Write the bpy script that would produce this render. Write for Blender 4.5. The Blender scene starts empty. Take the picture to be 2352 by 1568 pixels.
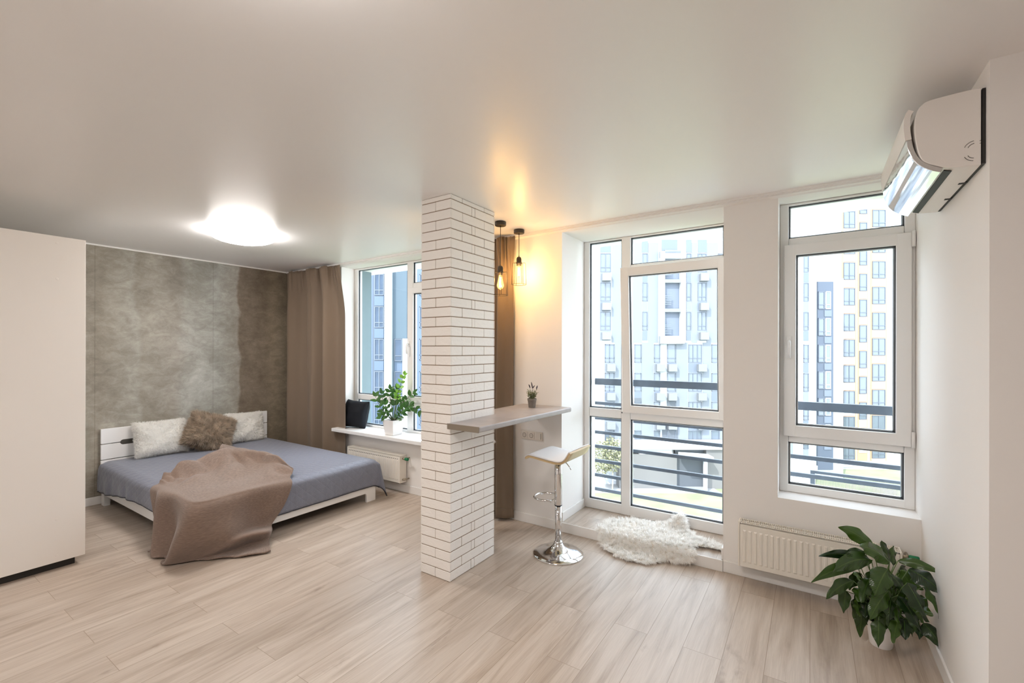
import bpy, bmesh, math, random
import numpy as np
from mathutils import Vector, Matrix, noise
random.seed(7); rng = np.random.default_rng(7)
PI = math.pi
sc = bpy.context.scene
COL = sc.collection

# ------------------------------------------------------------------ camera
YAW, ROLL, HC = 0.5837, 0.0018, 1.618
FW = Vector((-math.sin(YAW), math.cos(YAW), 0)); RT = Vector((math.cos(YAW), math.sin(YAW), 0)); UP = Vector((0, 0, 1))
cam = bpy.data.objects.new('camera', bpy.data.cameras.new('camera')); COL.objects.link(cam)
_r = RT*math.cos(ROLL) + UP*math.sin(ROLL); _u = -RT*math.sin(ROLL) + UP*math.cos(ROLL)
cam.matrix_world = Matrix(((_r.x, _u.x, -FW.x, 0), (_r.y, _u.y, -FW.y, 0), (_r.z, _u.z, -FW.z, HC), (0, 0, 0, 1)))
cam.data.sensor_width = 36; cam.data.lens = 1038/2352*36; cam.data.shift_y = 18/2352
cam.data.clip_start = 0.05; cam.data.clip_end = 400
sc.camera = cam
# ------------------------------------------------------------------ world, sun, exposure
wd = bpy.data.worlds.new('sky'); sc.world = wd; wd.use_nodes = True
wt = wd.node_tree; wt.nodes.clear()
wo = wt.nodes.new('ShaderNodeOutputWorld'); wb = wt.nodes.new('ShaderNodeBackground')
sky = wt.nodes.new('ShaderNodeTexSky'); sky.sky_type = 'HOSEK_WILKIE'; sky.turbidity = 4.0
sun_dir = (FW*0.55 + RT*0.45 - UP*0.70).normalized()
sky.sun_direction = tuple(-sun_dir)
wmix = wt.nodes.new('ShaderNodeMix'); wmix.data_type = 'RGBA'; wmix.inputs[0].default_value = 0.75
wmix.inputs[7].default_value = (0.84, 0.92, 1.0, 1)
wt.links.new(sky.outputs[0], wmix.inputs[6]); wt.links.new(wmix.outputs[2], wb.inputs[0])
wb.inputs[1].default_value = 8.8
wt.links.new(wb.outputs[0], wo.inputs[0])
sun = bpy.data.objects.new('sun', bpy.data.lights.new('sun', 'SUN')); COL.objects.link(sun)
sun.data.energy = 8.0; sun.data.angle = 0.01; sun.data.color = (1, 0.96, 0.9)
sun.rotation_euler = sun_dir.to_track_quat('-Z', 'Y').to_euler()
LAMP_E = 52.0          # ceiling lamp domes
BULB_W = 6.5           # pendant bulbs
sc.view_settings.view_transform = 'Standard'; sc.view_settings.look = 'None'
sc.view_settings.gamma = 1; sc.view_settings.use_curve_mapping = False; sc.view_settings.exposure = 0.0
sc.cycles.max_bounces = 10; sc.cycles.diffuse_bounces = 6; sc.cycles.glossy_bounces = 4; sc.cycles.transparent_max_bounces = 16
sc.cycles.sample_clamp_indirect = 8; sc.cycles.use_denoising = True

# ------------------------------------------------------------------ helpers
def tag(o, label=None, cat=None, group=None, kind=None):
    if label: o['label'] = label
    if cat: o['category'] = cat
    if group: o['group'] = group
    if kind: o['kind'] = kind
    return o
def empty(name, loc=(0, 0, 0), rz=0, label=None, cat=None, group=None, kind=None):
    o = bpy.data.objects.new(name, None); COL.objects.link(o); o.location = loc; o.rotation_euler = (0, 0, rz)
    o.empty_display_size = .05
    return tag(o, label, cat, group, kind)
class MB:
    def __init__(s): s.v = []; s.f = []; s.uv = {}
    def add(s, vs, fs):
        b = len(s.v); s.v += [tuple(p) for p in vs]; s.f += [tuple(i+b for i in f) for f in fs]; return s
    def box(s, x0, x1, y0, y1, z0, z1):
        x0, x1 = min(x0, x1), max(x0, x1); y0, y1 = min(y0, y1), max(y0, y1); z0, z1 = min(z0, z1), max(z0, z1)
        return s.add([(x0,y0,z0),(x1,y0,z0),(x1,y1,z0),(x0,y1,z0),(x0,y0,z1),(x1,y0,z1),(x1,y1,z1),(x0,y1,z1)],
              [(3,2,1,0),(4,5,6,7),(0,1,5,4),(1,2,6,5),(2,3,7,6),(3,0,4,7)])
    def tube(s, pts, r, n=8, cap=True):
        pts = [Vector(p) for p in pts]; rs = r if isinstance(r, (list, tuple)) else [r]*len(pts)
        vs = []; fs = []; prev = None
        for i, p in enumerate(pts):
            t = (pts[min(i+1, len(pts)-1)] - pts[max(i-1, 0)])
            t = t.normalized() if t.length > 1e-9 else Vector((0, 0, 1))
            if prev is None:
                a = t.orthogonal().normalized()
            else:
                a = (prev - t*prev.dot(t)); a = a.normalized() if a.length > 1e-6 else t.orthogonal().normalized()
            prev = a; b = t.cross(a)
            for k in range(n):
                th = 2*PI*k/n; vs.append(p + (a*math.cos(th) + b*math.sin(th))*rs[i])
        for i in range(len(pts)-1):
            for k in range(n):
                k2 = (k+1) % n; fs.append((i*n+k, i*n+k2, (i+1)*n+k2, (i+1)*n+k))
        if cap:
            fs.append(tuple(range(n))[::-1]); fs.append(tuple((len(pts)-1)*n+k for k in range(n)))
        return s.add(vs, fs)
    def lathe(s, prof, c=(0, 0, 0), n=32, cap=True):
        vs = []; fs = []
        for r, z in prof:
            for k in range(n):
                th = 2*PI*k/n; vs.append((c[0]+r*math.cos(th), c[1]+r*math.sin(th), c[2]+z))
        for i in range(len(prof)-1):
            for k in range(n):
                k2 = (k+1) % n; fs.append((i*n+k, i*n+k2, (i+1)*n+k2, (i+1)*n+k))
        if cap:
            fs.append(tuple(range(n))[::-1]); fs.append(tuple((len(prof)-1)*n+k for k in range(n)))
        return s.add(vs, fs)
    def prism(s, poly, axis, a, b):
        # poly: 2D points of the plane across `axis`; extruded from a to b
        def P(p, t):
            return {'x': (t, p[0], p[1]), 'y': (p[0], t, p[1]), 'z': (p[0], p[1], t)}[axis]
        n = len(poly); vs = [P(p, a) for p in poly] + [P(p, b) for p in poly]
        fs = [tuple(range(n)), tuple(range(2*n-1, n-1, -1))] + [(i, n+i, n+(i+1) % n, (i+1) % n) for i in range(n)]
        return s.add(vs, fs)
    def grid(s, fn, nu, nv, uvs=(1, 1), wrap=False):
        b = len(s.v)
        for j in range(nv+1):
            for i in range(nu+1):
                s.v.append(tuple(fn(i/nu, j/nv))); s.uv[b+j*(nu+1)+i] = (i/nu*uvs[0], j/nv*uvs[1])
        for j in range(nv):
            for i in range(nu):
                a = b+j*(nu+1)+i; s.f.append((a, a+1, a+nu+2, a+nu+1))
        return s
    def build(s, name, mat, parent=None, smooth=False, bevel=0, bseg=2, solid=0, sub=0, recalc=True):
        me = bpy.data.meshes.new(name); me.from_pydata(s.v, [], s.f)
        if s.uv:
            ul = me.uv_layers.new(name='UVMap')
            for lp in me.loops: ul.data[lp.index].uv = s.uv.get(lp.vertex_index, (0, 0))
        if recalc:
            bm = bmesh.new(); bm.from_mesh(me); bmesh.ops.recalc_face_normals(bm, faces=bm.faces[:]); bm.to_mesh(me); bm.free()
        o = bpy.data.objects.new(name, me); COL.objects.link(o)
        if mat: me.materials.append(mat)
        if smooth:
            me.polygons.foreach_set('use_smooth', [True]*len(me.polygons))
        if solid:
            m = o.modifiers.new('solid', 'SOLIDIFY'); m.thickness = solid; m.offset = 0
        if bevel:
            m = o.modifiers.new('bevel', 'BEVEL'); m.width = bevel; m.segments = bseg; m.limit_method = 'ANGLE'; m.angle_limit = 0.6
            m.harden_normals = False
        if sub:
            m = o.modifiers.new('sub', 'SUBSURF'); m.levels = sub; m.render_levels = sub
        if parent: o.parent = parent
        return o
def cr(P, t):
    # Catmull-Rom through a list of Vectors, t in 0..1
    n = len(P)-1; x = min(max(t, 0), 1)*n; i = min(int(x), n-1); f = x-i
    p0, p1, p2, p3 = P[max(i-1, 0)], P[i], P[i+1], P[min(i+2, n)]
    return 0.5*((2*p1) + (p2-p0)*f + (2*p0-5*p1+4*p2-p3)*f*f + (3*p1-p0-3*p2+p3)*f**3)
def sm(a, b, x):
    t = min(max((x-a)/(b-a), 0), 1); return t*t*(3-2*t)

# ------------------------------------------------------------------ materials
def newmat(name):
    m = bpy.data.materials.new(name); m.use_nodes = True; nt = m.node_tree
    return m, nt, nt.nodes['Principled BSDF']
def mat(name, col, rough=0.5, metal=0.0, spec=0.5, bump=None, sheen=0, coord='Object', vary=0.0, vscale=6):
    m, nt, p = newmat(name); L = nt.links
    p.inputs['Base Color'].default_value = (*col, 1); p.inputs['Roughness'].default_value = rough
    p.inputs['Metallic'].default_value = metal; p.inputs['Specular IOR Level'].default_value = spec
    if sheen: p.inputs['Sheen Weight'].default_value = sheen; p.inputs['Sheen Roughness'].default_value = .6
    tc = nt.nodes.new('ShaderNodeTexCoord')
    if vary:
        nz = nt.nodes.new('ShaderNodeTexNoise'); nz.inputs['Scale'].default_value = vscale; nz.inputs['Detail'].default_value = 5
        L.new(tc.outputs[coord], nz.inputs['Vector'])
        mx = nt.nodes.new('ShaderNodeMix'); mx.data_type = 'RGBA'
        mx.inputs[6].default_value = (*[c*(1-vary) for c in col], 1); mx.inputs[7].default_value = (*[min(1, c*(1+vary)) for c in col], 1)
        L.new(nz.outputs['Fac'], mx.inputs[0]); L.new(mx.outputs[2], p.inputs['Base Color'])
    if bump:
        sc_, st, dist = bump
        nz = nt.nodes.new('ShaderNodeTexNoise'); nz.inputs['Scale'].default_value = sc_; nz.inputs['Detail'].default_value = 6
        L.new(tc.outputs[coord], nz.inputs['Vector'])
        bp = nt.nodes.new('ShaderNodeBump'); bp.inputs['Strength'].default_value = st; bp.inputs['Distance'].default_value = dist
        L.new(nz.outputs['Fac'], bp.inputs['Height']); L.new(bp.outputs[0], p.inputs['Normal'])
    return m
def N(nt, t, **kw):
    n = nt.nodes.new(t)
    for k, v in kw.items(): setattr(n, k, v)
    return n
def ramp(nt, stops, interp='LINEAR'):
    n = nt.nodes.new('ShaderNodeValToRGB'); n.color_ramp.interpolation = interp; e = n.color_ramp.elements
    while len(e) > 1: e.remove(e[0])
    e[0].position = stops[0][0]; e[0].color = (*stops[0][1], 1)
    for p, c in stops[1:]:
        k = e.new(p); k.color = (*c, 1)
    return n
def math_(nt, op, a, b=None, c=None):
    n = nt.nodes.new('ShaderNodeMath'); n.operation = op
    for i, v in enumerate((a, b, c)):
        if v is None: continue
        if isinstance(v, (int, float)): n.inputs[i].default_value = v
        else: nt.links.new(v, n.inputs[i])
    return n.outputs[0]

def floor_mat():
    m, nt, p = newmat('oak_laminate'); L = nt.links
    tc = N(nt, 'ShaderNodeTexCoord'); sx = N(nt, 'ShaderNodeSeparateXYZ'); L.new(tc.outputs['Object'], sx.inputs[0])
    cv = N(nt, 'ShaderNodeCombineXYZ'); L.new(sx.outputs[1], cv.inputs[0]); L.new(sx.outputs[0], cv.inputs[1])
    br = N(nt, 'ShaderNodeTexBrick'); br.offset = 0.37; br.offset_frequency = 2; br.squash = 1
    L.new(cv.outputs[0], br.inputs['Vector'])
    br.inputs['Color1'].default_value = (0, 0, 0, 1); br.inputs['Color2'].default_value = (1, 1, 1, 1); br.inputs['Mortar'].default_value = (.5, .5, .5, 1)
    br.inputs['Scale'].default_value = 1; br.inputs['Mortar Size'].default_value = 0.0016; br.inputs['Mortar Smooth'].default_value = .2
    br.inputs['Brick Width'].default_value = 1.285; br.inputs['Row Height'].default_value = 0.193; br.inputs['Bias'].default_value = 0
    off = math_(nt, 'MULTIPLY', br.outputs['Color'], 9.0)
    gx = math_(nt, 'MULTIPLY', sx.outputs[1], 0.9); gy = math_(nt, 'MULTIPLY', sx.outputs[0], 11.0)
    gx = math_(nt, 'ADD', gx, off)
    gv = N(nt, 'ShaderNodeCombineXYZ'); L.new(gx, gv.inputs[0]); L.new(gy, gv.inputs[1]); L.new(off, gv.inputs[2])
    n1 = N(nt, 'ShaderNodeTexNoise'); n1.inputs['Scale'].default_value = 1.3; n1.inputs['Detail'].default_value = 8; n1.inputs['Roughness'].default_value = .62; n1.inputs['Distortion'].default_value = .7
    L.new(gv.outputs[0], n1.inputs['Vector'])
    rp = ramp(nt, [(.28, (.335, .265, .207)), (.43, (.445, .367, .301)), (.55, (.51, .432, .363)), (.72, (.575, .498, .428))]); L.new(n1.outputs['Fac'], rp.inputs[0])
    # fine grain
    g2 = N(nt, 'ShaderNodeVectorMath', operation='MULTIPLY'); g2.inputs[1].default_value = (3, 14, 1); L.new(gv.outputs[0], g2.inputs[0])
    n2 = N(nt, 'ShaderNodeTexNoise'); n2.inputs['Scale'].default_value = 2.2; n2.inputs['Detail'].default_value = 4; L.new(g2.outputs[0], n2.inputs['Vector'])
    m1 = N(nt, 'ShaderNodeMix', data_type='RGBA', blend_type='MULTIPLY'); m1.inputs[0].default_value = .5
    r2 = ramp(nt, [(.3, (.8, .78, .76)), (.7, (1.08, 1.08, 1.08))]); L.new(n2.outputs['Fac'], r2.inputs[0])
    L.new(rp.outputs[0], m1.inputs[6]); L.new(r2.outputs[0], m1.inputs[7])
    # knots
    n3 = N(nt, 'ShaderNodeTexNoise'); n3.inputs['Scale'].default_value = .75; n3.inputs['Detail'].default_value = 5; n3.inputs['Roughness'].default_value = .7
    kv = N(nt, 'ShaderNodeVectorMath', operation='MULTIPLY'); kv.inputs[1].default_value = (2.6, .55, 1); L.new(gv.outputs[0], kv.inputs[0]); L.new(kv.outputs[0], n3.inputs['Vector'])
    r3 = ramp(nt, [(.63, (1, 1, 1)), (.76, (.62, .57, .54))]); L.new(n3.outputs['Fac'], r3.inputs[0])
    m2 = N(nt, 'ShaderNodeMix', data_type='RGBA', blend_type='MULTIPLY'); m2.inputs[0].default_value = .9
    L.new(m1.outputs[2], m2.inputs[6]); L.new(r3.outputs[0], m2.inputs[7])
    # plank tone
    r4 = ramp(nt, [(0, (.93, .92, .91)), (1, (1.05, 1.05, 1.05))]); L.new(br.outputs['Color'], r4.inputs[0])
    m3 = N(nt, 'ShaderNodeMix', data_type='RGBA', blend_type='MULTIPLY'); m3.inputs[0].default_value = 1
    L.new(m2.outputs[2], m3.inputs[6]); L.new(r4.outputs[0], m3.inputs[7])
    m4 = N(nt, 'ShaderNodeMix', data_type='RGBA'); L.new(br.outputs['Fac'], m4.inputs[0])
    L.new(m3.outputs[2], m4.inputs[6]); m4.inputs[7].default_value = (.30, .23, .17, 1)
    L.new(m4.outputs[2], p.inputs['Base Color'])
    p.inputs['Roughness'].default_value = .36; p.inputs['Specular IOR Level'].default_value = .45
    bp = N(nt, 'ShaderNodeBump'); bp.inputs['Strength'].default_value = .12; bp.inputs['Distance'].default_value = .002
    L.new(n2.outputs['Fac'], bp.inputs['Height']); L.new(bp.outputs[0], p.inputs['Normal'])
    return m
def concrete_wallpaper():
    m, nt, p = newmat('concrete_wallpaper'); L = nt.links
    tc = N(nt, 'ShaderNodeTexCoord'); sx = N(nt, 'ShaderNodeSeparateXYZ'); L.new(tc.outputs['Object'], sx.inputs[0])
    n1 = N(nt, 'ShaderNodeTexNoise'); n1.inputs['Scale'].default_value = 1.6; n1.inputs['Detail'].default_value = 9; n1.inputs['Roughness'].default_value = .66; n1.inputs['Distortion'].default_value = .5
    L.new(tc.outputs['Object'], n1.inputs['Vector'])
    v2 = N(nt, 'ShaderNodeVectorMath', operation='MULTIPLY'); v2.inputs[1].default_value = (1, 2.2, 4.2); L.new(tc.outputs['Object'], v2.inputs[0])
    n2 = N(nt, 'ShaderNodeTexNoise'); n2.inputs['Scale'].default_value = 3.2; n2.inputs['Detail'].default_value = 8; n2.inputs['Roughness'].default_value = .7; n2.inputs['Distortion'].default_value = .7
    L.new(v2.outputs[0], n2.inputs['Vector'])
    mixf = math_(nt, 'ADD', math_(nt, 'MULTIPLY', n1.outputs['Fac'], .6), math_(nt, 'MULTIPLY', n2.outputs['Fac'], .4))
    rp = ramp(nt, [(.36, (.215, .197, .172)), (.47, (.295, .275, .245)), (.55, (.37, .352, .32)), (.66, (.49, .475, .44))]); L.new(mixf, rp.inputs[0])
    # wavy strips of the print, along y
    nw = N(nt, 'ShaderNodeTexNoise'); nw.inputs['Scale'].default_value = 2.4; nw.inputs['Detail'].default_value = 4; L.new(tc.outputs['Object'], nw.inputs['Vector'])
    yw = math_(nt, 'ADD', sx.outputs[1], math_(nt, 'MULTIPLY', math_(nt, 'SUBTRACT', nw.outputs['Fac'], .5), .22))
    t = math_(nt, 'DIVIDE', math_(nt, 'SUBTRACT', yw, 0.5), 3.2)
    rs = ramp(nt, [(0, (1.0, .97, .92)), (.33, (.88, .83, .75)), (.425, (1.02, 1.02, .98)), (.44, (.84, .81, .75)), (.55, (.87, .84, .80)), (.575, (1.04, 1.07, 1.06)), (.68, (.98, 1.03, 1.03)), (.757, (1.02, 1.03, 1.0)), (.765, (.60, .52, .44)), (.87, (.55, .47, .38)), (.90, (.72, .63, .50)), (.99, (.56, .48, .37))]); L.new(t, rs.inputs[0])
    mm = N(nt, 'ShaderNodeMix', data_type='RGBA', blend_type='MULTIPLY'); mm.inputs[0].default_value = 1
    L.new(rp.outputs[0], mm.inputs[6]); L.new(rs.outputs[0], mm.inputs[7])
    # light crackle veins
    vo = N(nt, 'ShaderNodeTexNoise'); vo.inputs['Scale'].default_value = 4.5; vo.inputs['Detail'].default_value = 7; vo.inputs['Distortion'].default_value = 2.5; L.new(v2.outputs[0], vo.inputs['Vector'])
    rv = ramp(nt, [(.485, (0, 0, 0)), (.5, (1, 1, 1)), (.515, (0, 0, 0))]); L.new(vo.outputs['Fac'], rv.inputs[0])
    m2 = N(nt, 'ShaderNodeMix', data_type='RGBA', blend_type='ADD'); L.new(math_(nt, 'MULTIPLY', rv.outputs[0], .09), m2.inputs[0])
    L.new(mm.outputs[2], m2.inputs[6]); m2.inputs[7].default_value = (.6, .57, .5, 1)
    # straight seams
    seam = math_(nt, 'ABSOLUTE', math_(nt, 'SUBTRACT', math_(nt, 'FRACT', math_(nt, 'DIVIDE', math_(nt, 'SUBTRACT', sx.outputs[1], 1.525-.555), 1.11)), .5))
    sf = math_(nt, 'LESS_THAN', seam, .003)
    m3 = N(nt, 'ShaderNodeMix', data_type='RGBA', blend_type='MULTIPLY'); L.new(math_(nt, 'MULTIPLY', sf, .35), m3.inputs[0])
    L.new(m2.outputs[2], m3.inputs[6]); m3.inputs[7].default_value = (.45, .42, .38, 1)
    L.new(m3.outputs[2], p.inputs['Base Color']); p.inputs['Roughness'].default_value = .55; p.inputs['Specular IOR Level'].default_value = .3
    return m
def knit_mat():
    m, nt, p = newmat('brown_knit'); L = nt.links
    uv = N(nt, 'ShaderNodeTexCoord'); sx = N(nt, 'ShaderNodeSeparateXYZ'); L.new(uv.outputs['UV'], sx.inputs[0])
    w1 = N(nt, 'ShaderNodeTexWave'); w1.bands_direction = 'X'; w1.inputs['Scale'].default_value = 62; w1.inputs['Distortion'].default_value = 1.2; w1.inputs['Detail'].default_value = 1
    L.new(uv.outputs['UV'], w1.inputs['Vector'])
    w2 = N(nt, 'ShaderNodeTexWave'); w2.bands_direction = 'Y'; w2.inputs['Scale'].default_value = 70; w2.inputs['Distortion'].default_value = 1.5; L.new(uv.outputs['UV'], w2.inputs['Vector'])
    s = math_(nt, 'ADD', math_(nt, 'MULTIPLY', w1.outputs['Fac'], .5), math_(nt, 'MULTIPLY', w2.outputs['Fac'], .5))
    # ribbed borders: thick ribs near the two ends
    w3 = N(nt, 'ShaderNodeTexWave'); w3.bands_direction = 'X'; w3.inputs['Scale'].default_value = 17; L.new(uv.outputs['UV'], w3.inputs['Vector'])
    e = math_(nt, 'GREATER_THAN', math_(nt, 'ABSOLUTE', math_(nt, 'SUBTRACT', math_(nt, 'DIVIDE', sx.outputs[1], 1.5), .5)), .455)
    nz_ = N(nt, 'ShaderNodeTexNoise'); nz_.inputs['Scale'].default_value = 110; nz_.inputs['Detail'].default_value = 2; L.new(uv.outputs['UV'], nz_.inputs['Vector'])
    hh = N(nt, 'ShaderNodeMix'); L.new(e, hh.inputs[0]); L.new(math_(nt, 'ADD', math_(nt, 'MULTIPLY', s, .25), math_(nt, 'MULTIPLY', nz_.outputs['Fac'], 1.1)), hh.inputs[2]); L.new(math_(nt, 'MULTIPLY', w3.outputs['Fac'], 2.0), hh.inputs[3])
    kn_ = N(nt, 'ShaderNodeTexNoise'); kn_.inputs['Scale'].default_value = 130; kn_.inputs['Detail'].default_value = 3
    kv_ = N(nt, 'ShaderNodeVectorMath', operation='MULTIPLY'); kv_.inputs[1].default_value = (.35, 1.2, 1); L.new(uv.outputs['UV'], kv_.inputs[0]); L.new(kv_.outputs[0], kn_.inputs['Vector'])
    s2 = math_(nt, 'ADD', math_(nt, 'MULTIPLY', s, .15), math_(nt, 'MULTIPLY', kn_.outputs['Fac'], .85))
    rp = ramp(nt, [(.3, (.150, .104, .080)), (.7, (.250, .178, .140))]); L.new(s2, rp.inputs[0]); L.new(rp.outputs[0], p.inputs['Base Color'])
    bp = N(nt, 'ShaderNodeBump'); bp.inputs['Strength'].default_value = .3; bp.inputs['Distance'].default_value = .003
    L.new(hh.outputs[0], bp.inputs['Height']); L.new(bp.outputs[0], p.inputs['Normal'])
    p.inputs['Roughness'].default_value = .85; p.inputs['Specular IOR Level'].default_value = .2
    p.inputs['Sheen Weight'].default_value = .25
    return m
def quilt_mat():
    m, nt, p = newmat('quilted_spread'); L = nt.links
    uv = N(nt, 'ShaderNodeTexCoord'); sx = N(nt, 'ShaderNodeSeparateXYZ'); L.new(uv.outputs['UV'], sx.inputs[0])
    k = 1/.10
    a = math_(nt, 'MULTIPLY', math_(nt, 'ADD', sx.outputs[0], sx.outputs[1]), k); b = math_(nt, 'MULTIPLY', math_(nt, 'SUBTRACT', sx.outputs[0], sx.outputs[1]), k)
    def tri(x): return math_(nt, 'ABSOLUTE', math_(nt, 'SUBTRACT', math_(nt, 'FRACT', x), .5))   # .5 on the stitch line
    d = math_(nt, 'MINIMUM', math_(nt, 'SUBTRACT', .5, tri(a)), math_(nt, 'SUBTRACT', .5, tri(b)))
    puff = math_(nt, 'POWER', math_(nt, 'MULTIPLY', d, 2.0), .5)
    nz = N(nt, 'ShaderNodeTexNoise'); nz.inputs['Scale'].default_value = 30; nz.inputs['Detail'].default_value = 4; L.new(uv.outputs['UV'], nz.inputs['Vector'])
    hgt = math_(nt, 'ADD', puff, math_(nt, 'MULTIPLY', nz.outputs['Fac'], .9))
    bp = N(nt, 'ShaderNodeBump'); bp.inputs['Strength'].default_value = .5; bp.inputs['Distance'].default_value = .005
    L.new(hgt, bp.inputs['Height']); L.new(bp.outputs[0], p.inputs['Normal'])
    n2 = N(nt, 'ShaderNodeTexNoise'); n2.inputs['Scale'].default_value = 160; L.new(uv.outputs['UV'], n2.inputs['Vector'])
    rp = ramp(nt, [(.3, (.155, .165, .215)), (.7, (.215, .228, .285))]); L.new(n2.outputs['Fac'], rp.inputs[0]); L.new(rp.outputs[0], p.inputs['Base Color'])
    p.inputs['Roughness'].default_value = .5; p.inputs['Specular IOR Level'].default_value = .4; p.inputs['Sheen Weight'].default_value = .2
    return m
def glass_mat(name, tint=(.96, .985, 1.0), refl=1.0):
    m = bpy.data.materials.new(name); m.use_nodes = True; nt = m.node_tree; nt.nodes.clear(); L = nt.links
    o = N(nt, 'ShaderNodeOutputMaterial'); t = N(nt, 'ShaderNodeBsdfTransparent'); t.inputs[0].default_value = (*tint, 1)
    g = N(nt, 'ShaderNodeBsdfGlossy'); g.inputs['Roughness'].default_value = .02
    f = N(nt, 'ShaderNodeFresnel'); f.inputs[0].default_value = 1.45; mx = N(nt, 'ShaderNodeMixShader')
    ge = N(nt, 'ShaderNodeNewGeometry'); L.new(math_(nt, 'MULTIPLY', math_(nt, 'MULTIPLY', f.outputs[0], refl), math_(nt, 'SUBTRACT', 1.0, ge.outputs['Backfacing'])), mx.inputs[0]); L.new(t.outputs[0], mx.inputs[1]); L.new(g.outputs[0], mx.inputs[2]); L.new(mx.outputs[0], o.inputs[0])
    return m
def emit(name, col, s):
    m = bpy.data.materials.new(name); m.use_nodes = True; nt = m.node_tree; nt.nodes.clear()
    o = N(nt, 'ShaderNodeOutputMaterial'); e = N(nt, 'ShaderNodeEmission'); e.inputs[0].default_value = (*col, 1); e.inputs[1].default_value = s
    nt.links.new(e.outputs[0], o.inputs[0]); return m
def leaf_mat(name, c1, c2, rough=.35):
    m, nt, p = newmat(name); L = nt.links
    uv = N(nt, 'ShaderNodeTexCoord'); sx = N(nt, 'ShaderNodeSeparateXYZ'); L.new(uv.outputs['UV'], sx.inputs[0])
    oi = N(nt, 'ShaderNodeObjectInfo')
    mx = N(nt, 'ShaderNodeMix', data_type='RGBA'); L.new(oi.outputs['Random'], mx.inputs[0]); mx.inputs[6].default_value = (*c1, 1); mx.inputs[7].default_value = (*c2, 1)
    mid = math_(nt, 'LESS_THAN', math_(nt, 'ABSOLUTE', math_(nt, 'SUBTRACT', sx.outputs[0], .5)), .025)
    m2 = N(nt, 'ShaderNodeMix', data_type='RGBA'); L.new(math_(nt, 'MULTIPLY', mid, .22), m2.inputs[0]); L.new(mx.outputs[2], m2.inputs[6]); m2.inputs[7].default_value = (.16, .26, .06, 1)
    L.new(m2.outputs[2], p.inputs['Base Color']); p.inputs['Roughness'].default_value = rough
    # side veins
    ax = math_(nt, 'ABSOLUTE', math_(nt, 'SUBTRACT', sx.outputs[0], .5))
    vv = math_(nt, 'SINE', math_(nt, 'MULTIPLY', math_(nt, 'SUBTRACT', sx.outputs[1], math_(nt, 'MULTIPLY', ax, .45)), 120))
    bp = N(nt, 'ShaderNodeBump'); bp.inputs['Strength'].default_value = .14; bp.inputs['Distance'].default_value = .002
    L.new(vv, bp.inputs['Height']); L.new(bp.outputs[0], p.inputs['Normal'])
    return m
def brick_mat():
    m, nt, p = newmat('gypsum_brick'); L = nt.links
    tc = N(nt, 'ShaderNodeTexCoord')
    v = N(nt, 'ShaderNodeVectorMath', operation='MULTIPLY'); v.inputs[1].default_value = (1, 1, 1.5); L.new(tc.outputs['Object'], v.inputs[0])
    n1 = N(nt, 'ShaderNodeTexNoise'); n1.inputs['Scale'].default_value = 16; n1.inputs['Detail'].default_value = 6; n1.inputs['Roughness'].default_value = .6; n1.inputs['Distortion'].default_value = 1.2; L.new(v.outputs[0], n1.inputs['Vector'])
    r1 = ramp(nt, [(.3, (0, 0, 0)), (.7, (1, 1, 1))]); L.new(n1.outputs['Fac'], r1.inputs[0])
    bp = N(nt, 'ShaderNodeBump'); bp.inputs['Strength'].default_value = .5; bp.inputs['Distance'].default_value = .004
    L.new(r1.outputs[0], bp.inputs['Height']); L.new(bp.outputs[0], p.inputs['Normal'])
    p.inputs['Base Color'].default_value = (.91, .88, .84, 1); p.inputs['Roughness'].default_value = .7; p.inputs['Specular IOR Level'].default_value = .25
    return m
M = {}
M['paint'] = mat('white_wall_paint', (.84, .815, .79), .7, spec=.2, bump=(60, .04, .002))
M['ceiling'] = mat('satin_stretch_ceiling', (.90, .885, .885), .36, spec=.9)
M['floor'] = floor_mat(); M['concrete'] = concrete_wallpaper(); M['brick'] = brick_mat()
M['joint'] = mat('brick_joint', (.25, .175, .115), .9)
M['trim'] = mat('white_trim', (.83, .81, .785), .35)
M['pvc'] = mat('white_pvc', (.84, .835, .825), .28)
M['gasket'] = mat('black_gasket', (.03, .033, .04), .5)
M['spacer'] = mat('aluminium_spacer', (.6, .63, .66), .35, metal=1)
M['glass'] = glass_mat('window_glass')
M['whitelac'] = mat('white_lacquer', (.82, .815, .81), .3)
M['wardrobe'] = mat('white_melamine', (.82, .78, .735), .45, bump=(40, .03, .001))
M['dark'] = mat('dark_void', (.02, .018, .016), .6)
M['slot'] = mat('headboard_slot', (.055, .05, .042), .6)
M['enamel'] = mat('cream_enamel', (.80, .755, .68), .35)
M['chrome'] = mat('chrome', (.78, .78, .79), .07, metal=1)
M['brass'] = mat('dull_brass', (.42, .36, .28), .35, metal=1)
M['green_cap'] = mat('green_plastic', (.0, .17, .06), .4)
M['blackmetal'] = mat('black_metal', (.028, .022, .018), .45)
M['rail'] = mat('dark_blue_grey_steel', (.10, .125, .16), .4, vary=.3, vscale=20)
M['counter'] = mat('concrete_look_worktop', (.40, .37, .365), .42, vary=.32, vscale=6)
M['edge'] = mat('brown_grey_edging', (.235, .195, .15), .5)
M['curtain'] = mat('taupe_curtain', (.185, .135, .094), .7, spec=.3, sheen=.08, bump=(300, .1, .001))
M['knit'] = knit_mat(); M['quilt'] = quilt_mat()
M['piping'] = mat('dark_navy_piping', (.022, .023, .035), .7)
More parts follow.
